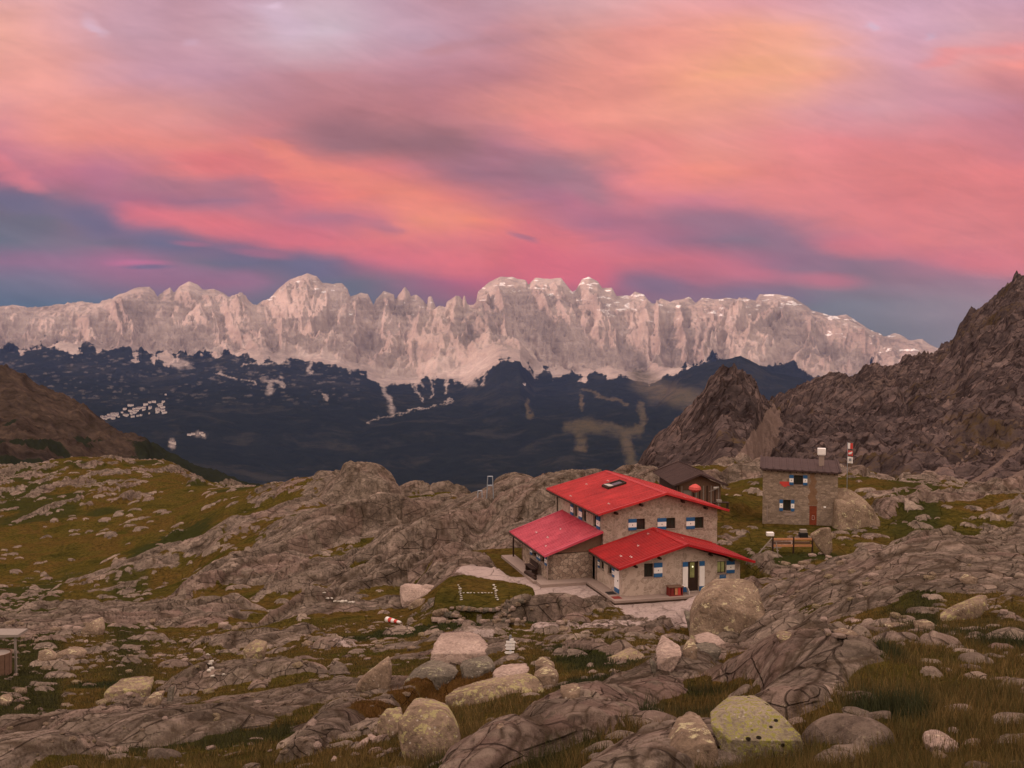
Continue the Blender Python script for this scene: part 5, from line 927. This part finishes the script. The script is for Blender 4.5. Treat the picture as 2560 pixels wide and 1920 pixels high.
hero('boulder', [(1425,470),(1450,458),(1500,470),(1510,495),(1440,505)], 47, .5, MB_rock, 'small rounded stone just below the signpost', 'stone', seed=13, sub=4)
hero('boulder', [(1350,600),(1420,550),(1660,538),(1590,630),(1400,670)], 41, .9, MB_pink, 'flat pinkish slab lying right of the pink boulder', 'rock slab', seed=14, lean=1)
hero('boulder', [(1885,720),(2060,700),(2050,760),(1960,800)], 34, .6, MB_rock, 'flat stone half buried in the dark grass above the diagonal slab', seed=16, sub=4)
hero('boulder', [(1100,1090),(1250,1098),(1390,1140),(1340,1185),(1200,1225),(1110,1215)], 71, 2.0, MB_pink, 'whitish pink boulder beside the striped windsock', seed=17, **CB)
hero('boulder', [(1165,1250),(1230,1200),(1310,1190),(1290,1250),(1180,1265)], 68, .8, MB_rock, 'tan rock leaning below the whitish pink boulder', seed=18, sub=4, **CB)
hero('boulder', [(1320,1200),(1360,1185),(1385,1220),(1370,1255),(1335,1240)], 68, .6, MB_grey, 'small grey rock at the corner of the helipad wall', seed=19, sub=4, **CB)
hero('boulder', [(1240,1105),(1300,1080),(1380,1095),(1405,1120),(1300,1140)], 75, .8, MB_pink, 'white broken stone heap behind the whitish pink boulder', seed=23, sub=4, **CB)
hero('boulder', [(200,690),(265,590),(520,475),(610,520),(640,650),(690,690),(500,790),(290,850),(270,740)], 38, 1.6, MB_lich, 'greenish boulder at the upper end of the diagonal rock slab', seed=20, sub=6, k=20, **C5)
hero('boulder', [(705,530),(790,370),(960,460),(950,530),(860,610),(740,690)], 42, 1.0, MB_pink, 'smooth mauve slab beside the greenish boulder', 'rock slab', seed=21, lean=1.2, **C5)
hero('boulder', [(640,570),(655,540),(710,600),(700,690),(665,660)], 39, .3, MB_grey, 'thin upright stone wedged between the greenish boulder and the mauve slab', 'stone', seed=22, sub=4, **C5)
hero('boulder', [(960,500),(1020,400),(1075,380),(1090,520),(1060,560),(990,560)], 41, .8, MB_rock, 'tan block propping the split slab', seed=24, sub=4, **C5)
hero('boulder', [(1050,385),(1220,355),(1340,395),(1365,430),(1310,445),(1120,405)], 41.3, 1.1, MB_pink, 'pale top layer of the split slab, its edge dark beneath', 'rock slab', seed=25, k=26, lean=1, rough=.02, **C5)
hero('boulder', [(1070,475),(1200,455),(1320,465),(1250,515),(1080,518)], 40.5, 1.1, MB_grey, 'dark lower layer of the split slab', 'rock slab', seed=26, k=26, **C5)
hero('boulder', [(965,120),(1060,135),(1190,170),(1280,210),(1250,350),(1080,362),(1010,250)], 60, 1.6, MB_grey, 'dark grey block at the left foot of the big boulder before the hut', seed=27, k=22, **C5)
hero('boulder', [(1010,330),(1040,180),(1100,60),(1170,-40),(1260,-110),(1340,-140),(1630,-150),(1690,-60),(1730,80),(1790,250),(1500,300),(1200,335)], 58, 3.0, MB_rock, 'big tan boulder standing in front of the hut', seed=28, sub=6, k=18, **C5)
hero('boulder', [(1060,120),(1110,20),(1190,-30),(1260,60),(1230,160),(1120,160)], 63, 1.2, MB_grey, 'grey boulder leaning on the left of the big tan boulder', seed=29, **C5)
hero('boulder', [(1240,175),(1500,180),(1690,170),(1745,250),(1560,270),(1290,300)], 60.5, 1.6, MB_lich, 'low spreading slab under the big tan boulder', 'rock slab', seed=30, **C5)
hero('boulder', [(1210,1190),(1340,1060),(1430,1000),(1600,988),(1720,990),(1830,1040),(1980,1170),(2110,1320),(2200,1470),(2150,1530),(1640,1520),(1450,1400),(1330,1300),(1220,1250)], 15, 1.0, MB_yel, 'foreground boulder covered in bright yellow-green lichen with black holes', seed=31, sub=7, k=26, lean=.75, rough=.022, **C5)
hero('boulder', [(780,1560),(860,1400),(950,1230),(1085,1150),(1120,1210),(1215,1210),(1260,1300),(1310,1420),(1250,1560)], 16.2, 1.0, MB_rock, 'grey-pink rock leaning left of the yellow lichen boulder', seed=32, sub=6, k=18, **C5)
hero('boulder', [(570,940),(690,905),(830,968),(800,990),(640,1012)], 24.5, .9, MB_rock, 'flat pointed slab lying at the edge of the long grass', 'rock slab', seed=33, lean=1.2, k=24, **C6)
hero('boulder', [(1115,1515),(1140,1470),(1200,1448),(1270,1455),(1350,1500),(1362,1555),(1290,1590),(1160,1570)], 16.5, .45, MB_pink, 'round pale stone alone in the long grass at lower right', seed=34, sub=6, k=8, **C6)
hero('boulder', [(1165,1572),(1230,1560),(1292,1600),(1240,1618),(1180,1600)], 16.0, .2, MB_rock, 'small flat stone just in front of the round pale stone', 'stone', seed=35, sub=4, **C6)
hero('boulder', [(1350,410),(1400,365),(1470,395),(1460,430),(1390,440)], 44, .6, MB_rock, 'loose stone on the top right of the big mauve slab', seed=36, sub=4, **C6)
hero('boulder', [(1510,830),(1600,770),(1690,745),(1698,960),(1650,1015),(1570,920)], 86, .7, MB_rock, 'tall triangular slab standing upright beside the orange railing', 'rock slab', seed=37, k=30, lean=.2, rough=.015, **C2)
hero('rock_dome', [(1715,560),(1760,490),(1830,455),(1900,480),(1960,540),(2060,640),(2120,740),(2000,800),(1720,800)], 104, 5, MB_rock, 'smooth domed outcrop rising right of the stone house', 'rock outcrop', seed=38, sub=6, k=8, **C2)
hero('boulder', [(1555,370),(1610,330),(1700,350),(1700,400),(1620,442),(1560,430)], 59, 1.2, MB_lich, 'square ochre boulder in the meadow at left centre', seed=40, **C3)
hero('boulder', [(640,660),(700,612),(880,595),(955,600),(950,650),(700,692)], 46, 1.6, MB_lich, 'long block with a yellowish top in the lower left meadow', seed=41, k=20, **C3)
hero('boulder', [(235,385),(290,378),(352,430),(320,450),(240,446)], 57, .9, MB_rock, 'pointed wedge stone, left one of the pair in the left meadow', seed=42, k=20, **C3)
hero('boulder', [(345,400),(430,372),(500,382),(535,412),(480,438),(370,438)], 57, 1.2, MB_rock, 'broad low stone, right one of the pair in the left meadow', seed=43, **C3)
hero('boulder', [(-30,680),(10,675),(50,720),(40,745),(-30,745)], 41, .8, MB_rock, 'rounded boulder cut by the left edge in the lower left', seed=44, sub=4, **C3)
hero('boulder', [(910,735),(950,670),(1040,655),(1010,740),(940,745)], 41, .8, MB_rock, 'tilted block just right of the long yellowish block', seed=45, **C3)
hero('boulder', [(1065,720),(1075,620),(1110,605),(1100,720)], 40, .5, MB_grey, 'narrow upright stone in the gap beside the tilted block', seed=46, sub=4, **C3)
hero('boulder', [(500,275),(560,200),(620,175),(650,260),(600,282)], 82, 1.6, MB_rock, 'rounded block at the near foot of the cracked hump on the left', seed=47, **C3)
hero('boulder', [(1535,530),(1570,515),(1588,530),(1570,542)], 52, .4, MB_pink, 'small whitish stone tipped up in the left centre meadow', 'stone', seed=48, sub=4, **C3)
hero('boulder', [(265,1185),(320,1130),(380,1100),(385,1120),(330,1175)], 24, .3, MB_pink, 'thin white stone lying left of the heart-shaped boulder', 'stone', seed=49, sub=4)
hero('boulder', [(365,1070),(400,1075),(465,1115),(450,1132),(395,1105)], 24, .25, MB_pink, 'thin white stone lying across the gap near the small round boulder', 'stone', seed=50, sub=4)
hero('boulder', [(80,1270),(100,1245),(128,1255),(125,1278),(95,1285)], 23, .2, MB_pink, 'small white stone low in the grass left of the heart-shaped boulder', 'stone', seed=51, sub=4)
hero('boulder', [(1835,370),(1890,330),(2000,340),(1990,380),(1880,400)], 27, .7, MB_lich, 'lichened knob at the top of the right-hand slab', seed=52, **C5)
hero('boulder', [(610,670),(680,668),(685,695),(620,700)], 32, .3, MB_pink, 'small square stone on the path edge below the mauve slab', 'stone', seed=53, sub=4, **C6)
hero('boulder', [(1040,690),(1150,682),(1185,705),(1180,745),(1050,720)], 30, .5, MB_rock, 'flat block on the low wall above the long grass', seed=54, sub=4, k=22, **C6)
hero('boulder', [(830,700),(940,697),(1035,708),(1030,722),(860,720)], 30, .4, MB_rock, 'long thin flagstone on the low wall above the long grass', 'rock slab', seed=55, sub=4, k=22, **C6)
hero('boulder', [(1215,670),(1330,600),(1420,560),(1560,500),(1560,540),(1480,620),(1330,680)], 32, .8, MB_lich, 'greenish rib of rock along the foot of the mauve slab', 'rock slab', seed=56, k=14, **C6)
hero('boulder', [(500,760),(570,745),(668,765),(640,790),(560,785)], 29, .5, MB_rock, 'flat tan stone at the upper edge of the long grass', seed=57, sub=4, **C6)
# ------------------------------------------------------------------ retaining wall of the helipad, marker stones, letters of painted stones
base = []
for i in range(7):
    r_ = random.Random(i); pts = [(r_.uniform(.7, 1)*a, r_.uniform(.6, .95)*b, r_.uniform(.45, .75)*c) for a in (-1, 1) for b in (-1, 1) for c in (-.8, 1)]
    o = rockmesh('stone', pts, MB_rock, 60+i, 3, .06, 10); base.append(o)
def stone_at(x, y, z, s, mat, label, group, name='stone', cat='stone', k=None, flat=1.0, rz=None):
    src = base[random.randrange(7) if k is None else k]; key = (src.data.name, mat.name)
    if key not in stone_at.d:
        me = src.data.copy(); me.materials.clear(); me.materials.append(mat); stone_at.d[key] = me
    o = bpy.data.objects.new(name, stone_at.d[key]); col.objects.link(o); o.location = (x, y, z); o.scale = (s, s*random.uniform(.7, 1.1), s*flat*random.uniform(.75, 1.1)); o.rotation_euler = (random.uniform(-.2, .2), random.uniform(-.2, .2), random.uniform(0, 6.28) if rz is None else rz)
    tag(o, label, cat, group); return o
stone_at.d = {}
def G(px, py, ym=9): return hit(px, py, ym)
for row in range(3):
    n_ = 34
    for i in range(n_):
        px = 1088+i*(1318-1088)/n_+random.uniform(-2, 2); Y = 68.35+.14*row
        if 1150 < px < 1195 and row < 1: continue
        h = G(px, 1556-row*8.5+random.uniform(-1.5, 1.5), 55); big = px < 1120
        if h is None or not 60 < h.y < 74: continue
        stone_at(h.x, h.y, h.z+.03, random.uniform(.13, .23)*(1.5 if big else 1), random.choice([MB_pink, MB_rock, MB_rock, MB_grey]), 'rough pale stone built into the low wall in front of the helipad lawn', 'stones of the helipad wall', 'wall_stone')
hz_ = lambda x, y: 2.33+0*x
Hs = [(1150, 1462, 1500, 9), (1240, 1462, 1500, 9)]
for px, ya, yb, n_ in Hs:
    for i in range(n_):
        Y = 75.6-i*(75.6-71.0)/n_; stone_at(wx(px+(Y-73)*1.5*(-1 if px < 1200 else -1.2)+random.uniform(-2, 2), Y), Y, 2.36, random.uniform(.07, .12), M_mark, 'white painted stone, one of the upright strokes of the big H on the lawn', 'painted stones forming the letter H', 'painted_stone', flat=.5)
for i in range(9):
    stone_at(wx(1158+i*9+random.uniform(-2, 2), 73.4), 73.4, 2.35, random.uniform(.06, .09), M_mark, 'white painted stone, one of the crossbar of the big H on the lawn', 'painted stones forming the letter H', 'painted_stone', flat=.5)
for i in range(9):
    h = G(805+i*9, 1503+i*.6, 50)
    if h: stone_at(h.x, h.y, h.z+.04, random.uniform(.11, .2), M_mark, 'white stone in the short line left of the windsock', 'line of white marker stones', 'marker_stone', flat=.5)
for px, py in ((508, 1640), (512, 1648), (516, 1658), (514, 1668), (519, 1675), (512, 1681), (520, 1697), (548, 1700)):
    h = G(px, py, 35)
    if h: stone_at(h.x, h.y, h.z+.05, random.uniform(.07, .12), M_mark, 'white stone in the upright trail of pebbles in the left meadow', 'trail of white pebbles', 'marker_stone', flat=.7)
# loose stones in the grass, single objects
cnt = 0; zones = [((0, 620), (1560, 1915), 110, 'in the lower left meadow'), ((620, 1100), (1560, 1900), 60, 'between the left meadow and the heart-shaped boulder'), ((1950, 2200), (1420, 1520), 26, 'at the left foot of the big mauve slab'), ((1920, 2120), (1340, 1420), 22, 'below the orange plank railing'), ((2050, 2560), (1370, 1560), 26, 'on top of the big mauve slab'), ((1320, 1560), (1520, 1640), 22, 'beside the path below the hut yard'), ((2050, 2400), (1540, 1600), 14, 'along the upper edge of the long grass')]
for (xa, xb), (ya, yb), n_, wh_ in zones:
    for i in range(n_):
        h = G(random.uniform(xa, xb), ya+(yb-ya)*random.random()**1.1)
        if not h: continue
        s = h.y/FOC*random.choice([4, 5, 6, 8, 11, 15])*random.uniform(.7, 1.1)
        mt_, ad_ = random.choice([(MB_rock, 'brownish grey'), (MB_rock, 'brownish grey'), (MB_pink, 'pale pinkish'), (MB_lich, 'lichen-spotted')]); sz_ = 'small' if s < h.y/FOC*7 else 'middling' if s < h.y/FOC*10 else 'larger'
        stone_at(h.x, h.y, h.z+s*.1, s, mt_, '%s %s loose stone lying %s' % (sz_, ad_, wh_), '%s %s stones %s' % (sz_, ad_, wh_), flat=.8); cnt += 1
for b_ in base: bpy.data.objects.remove(b_)
# ------------------------------------------------------------------ grass blades
gmm, gb, gbs = newmat('grass_blades', .85); co = objc(gb); n_ = gb.noise(co, .5, 5, .6).outputs[0]; at_ = gb.n('ShaderNodeAttribute', attribute_name='tone'); k_ = gb.n('ShaderNodeSeparateColor'); gb.put(k_.inputs[0], at_.outputs['Color'])
cc = gb.ramp(gb.m('ADD', gb.m('MULTIPLY', n_, .6), gb.m('MULTIPLY', k_.outputs[0], .4)), [(.25, (.055, .05, .014)), (.45, (.095, .072, .020)), (.6, (.135, .085, .027)), (.75, (.24, .16, .06))])
cc = gb.mix(k_.outputs[1], cc, gb.mix(n_, (.018, .022, .008, 1), (.05, .055, .018, 1))); cc = gb.mix(k_.outputs[2], cc, (.13, .065, .02, 1)); gb.put(gbs.inputs['Base Color'], cc)
N = 520000; u = rng.random(N); Yg = 11.5*(75/11.5)**(u**.9); pxg = rng.uniform(-120, 2680, N); X = (pxg-1280)/FOC*Yg
zz, aa = ground(X, Yg); m1 = aa['m1']; m2 = aa['m2']
cl = .5+.5*fbm(X*1.6, Yg*1.6, 701, 3); keep = (m1[:, 0]+m2[:, 0] < .35) & (m1[:, 1] < .25) & (rng.random(N) < .25+.9*cl)
a_, b_ = padlocal(X, Yg); keep &= ~((a_ > -5.2) & (a_ < 10.5) & (b_ > -1.6) & (b_ < 20)); keep &= (((X-wx(1212, 72.6))/3.6)**2+((Yg-72.6)/4.2)**2 > 1)
X, Yg, zz, m1 = X[keep], Yg[keep], zz[keep], m1[keep]; cl = cl[keep]; n_ = len(X)
hgt = rng.uniform(.05, .20, n_)*(1+1.0*cl**2)*(1+.5*m1[:, 3])*np.clip(22/Yg, .55, 1.15); wdt = np.clip(Yg*.00035, .004, .022)*rng.uniform(.7, 1.5, n_)
th = rng.uniform(0, 6.28, n_); ln = rng.uniform(0, .7, n_)*hgt; ph = rng.uniform(0, 6.28, n_)
P = np.empty((n_, 3, 3), np.float32); P[:, 0] = np.stack([X-np.cos(th)*wdt, Yg-np.sin(th)*wdt, zz-.02], 1); P[:, 1] = np.stack([X+np.cos(th)*wdt, Yg+np.sin(th)*wdt, zz-.02], 1); P[:, 2] = np.stack([X+np.cos(ph)*ln, Yg+np.sin(ph)*ln, zz+hgt], 1)
tone = np.zeros((n_, 3, 4), np.float32); tone[:, :, 0] = rng.random(n_)[:, None]; tone[:, :, 1] = m1[:, 3][:, None]; tone[:, :, 2] = m1[:, 2][:, None]; tone[:, :, 3] = 1
go = npmesh('grass', P.reshape(-1, 3), np.arange(n_*3).reshape(-1, 3), gmm, attrs={'tone': tone.reshape(-1, 4)}); tag(go, 'long brown and olive alpine grass between the rocks', 'grass', kind='stuff')
# ------------------------------------------------------------------ villages in the valley
Mh = simple('pale_house_wall', (.72, .64, .60), .8, .2, .02); Mh2 = simple('grey_house_roof', (.16, .13, .13), .8, .3, .02)
hm_ = []
for w_, d_, h_ in ((16, 12, 9), (26, 14, 12), (36, 16, 15)):
    m = MB(); m.box(-w_/2, w_/2, -d_/2, d_/2, -8, h_, 0); m.poly([(-w_/2-1, -d_/2-1, h_), (w_/2+1, -d_/2-1, h_), (w_/2+1, 0, h_+5), (-w_/2-1, 0, h_+5)], 1); m.poly([(w_/2+1, d_/2+1, h_), (-w_/2-1, d_/2+1, h_), (-w_/2-1, 0, h_+5), (w_/2+1, 0, h_+5)], 1); m.poly([(-w_/2, -d_/2, h_), (-w_/2, 0, h_+4.6), (-w_/2, d_/2, h_)], 0); m.poly([(w_/2, -d_/2, h_), (w_/2, d_/2, h_), (w_/2, 0, h_+4.6)], 0)
    o = m.build('house', [Mh, Mh2]); hm_.append(o.data); bpy.data.objects.remove(o)
_fy = np.linspace(5000, 12500, 500)
def hitf(px, py):
    xs = (px-1280)/FOC*_fy; z, _ = far_h(xs, _fy); ok = np.where(z >= pyz(py, _fy))[0]
    return (xs[ok[0]], _fy[ok[0]], z[ok[0]]) if len(ok) else None
vil = [(random.uniform(0, 1), 0) for i in range(75)]
for t, _ in vil:
    px = 250+165*t; py = 1047-28*t+random.uniform(-3, 4)*(1+3*t)-(random.random() < .4)*random.uniform(0, 22)*(t > .35)
    h = hitf(px, py)
    if h: o = bpy.data.objects.new('house', random.choice(hm_)); col.objects.link(o); o.location = h; o.rotation_euler = (0, 0, random.uniform(0, 3)); tag(o, 'tiny pale house of the distant village on the forested valley side', 'house', 'houses of the distant village')
for px, py in ((1311, 962), (1310, 963), (470, 1090), (500, 1085), (424, 1108), (431, 1110), (480, 1088), (505, 1090)):
    h = hitf(px, py)
    if h: o = bpy.data.objects.new('house', hm_[1]); col.objects.link(o); o.location = h; tag(o, 'tiny pale house standing apart in the dark valley forest', 'house', 'scattered houses in the valley')
# ------------------------------------------------------------------ air
hz = MB(); hz.box(-17000, 17000, -4500, 17500, -2300, 1400)
hm = bpy.data.materials.new('haze_air'); hm.use_nodes = True; t = hm.node_tree; t.nodes.clear(); b = NB(t)
pv = b.n('ShaderNodeVolumePrincipled'); pv.inputs['Density'].default_value = 1.5e-5; pv.inputs['Color'].default_value = (.19, .30, .72, 1); pv.inputs['Anisotropy'].default_value = 0.0
oo = b.n('ShaderNodeOutputMaterial'); t.links.new(pv.outputs[0], oo.inputs['Volume'])
ho = hz.build('haze', hm); tag(ho, kind='stuff')
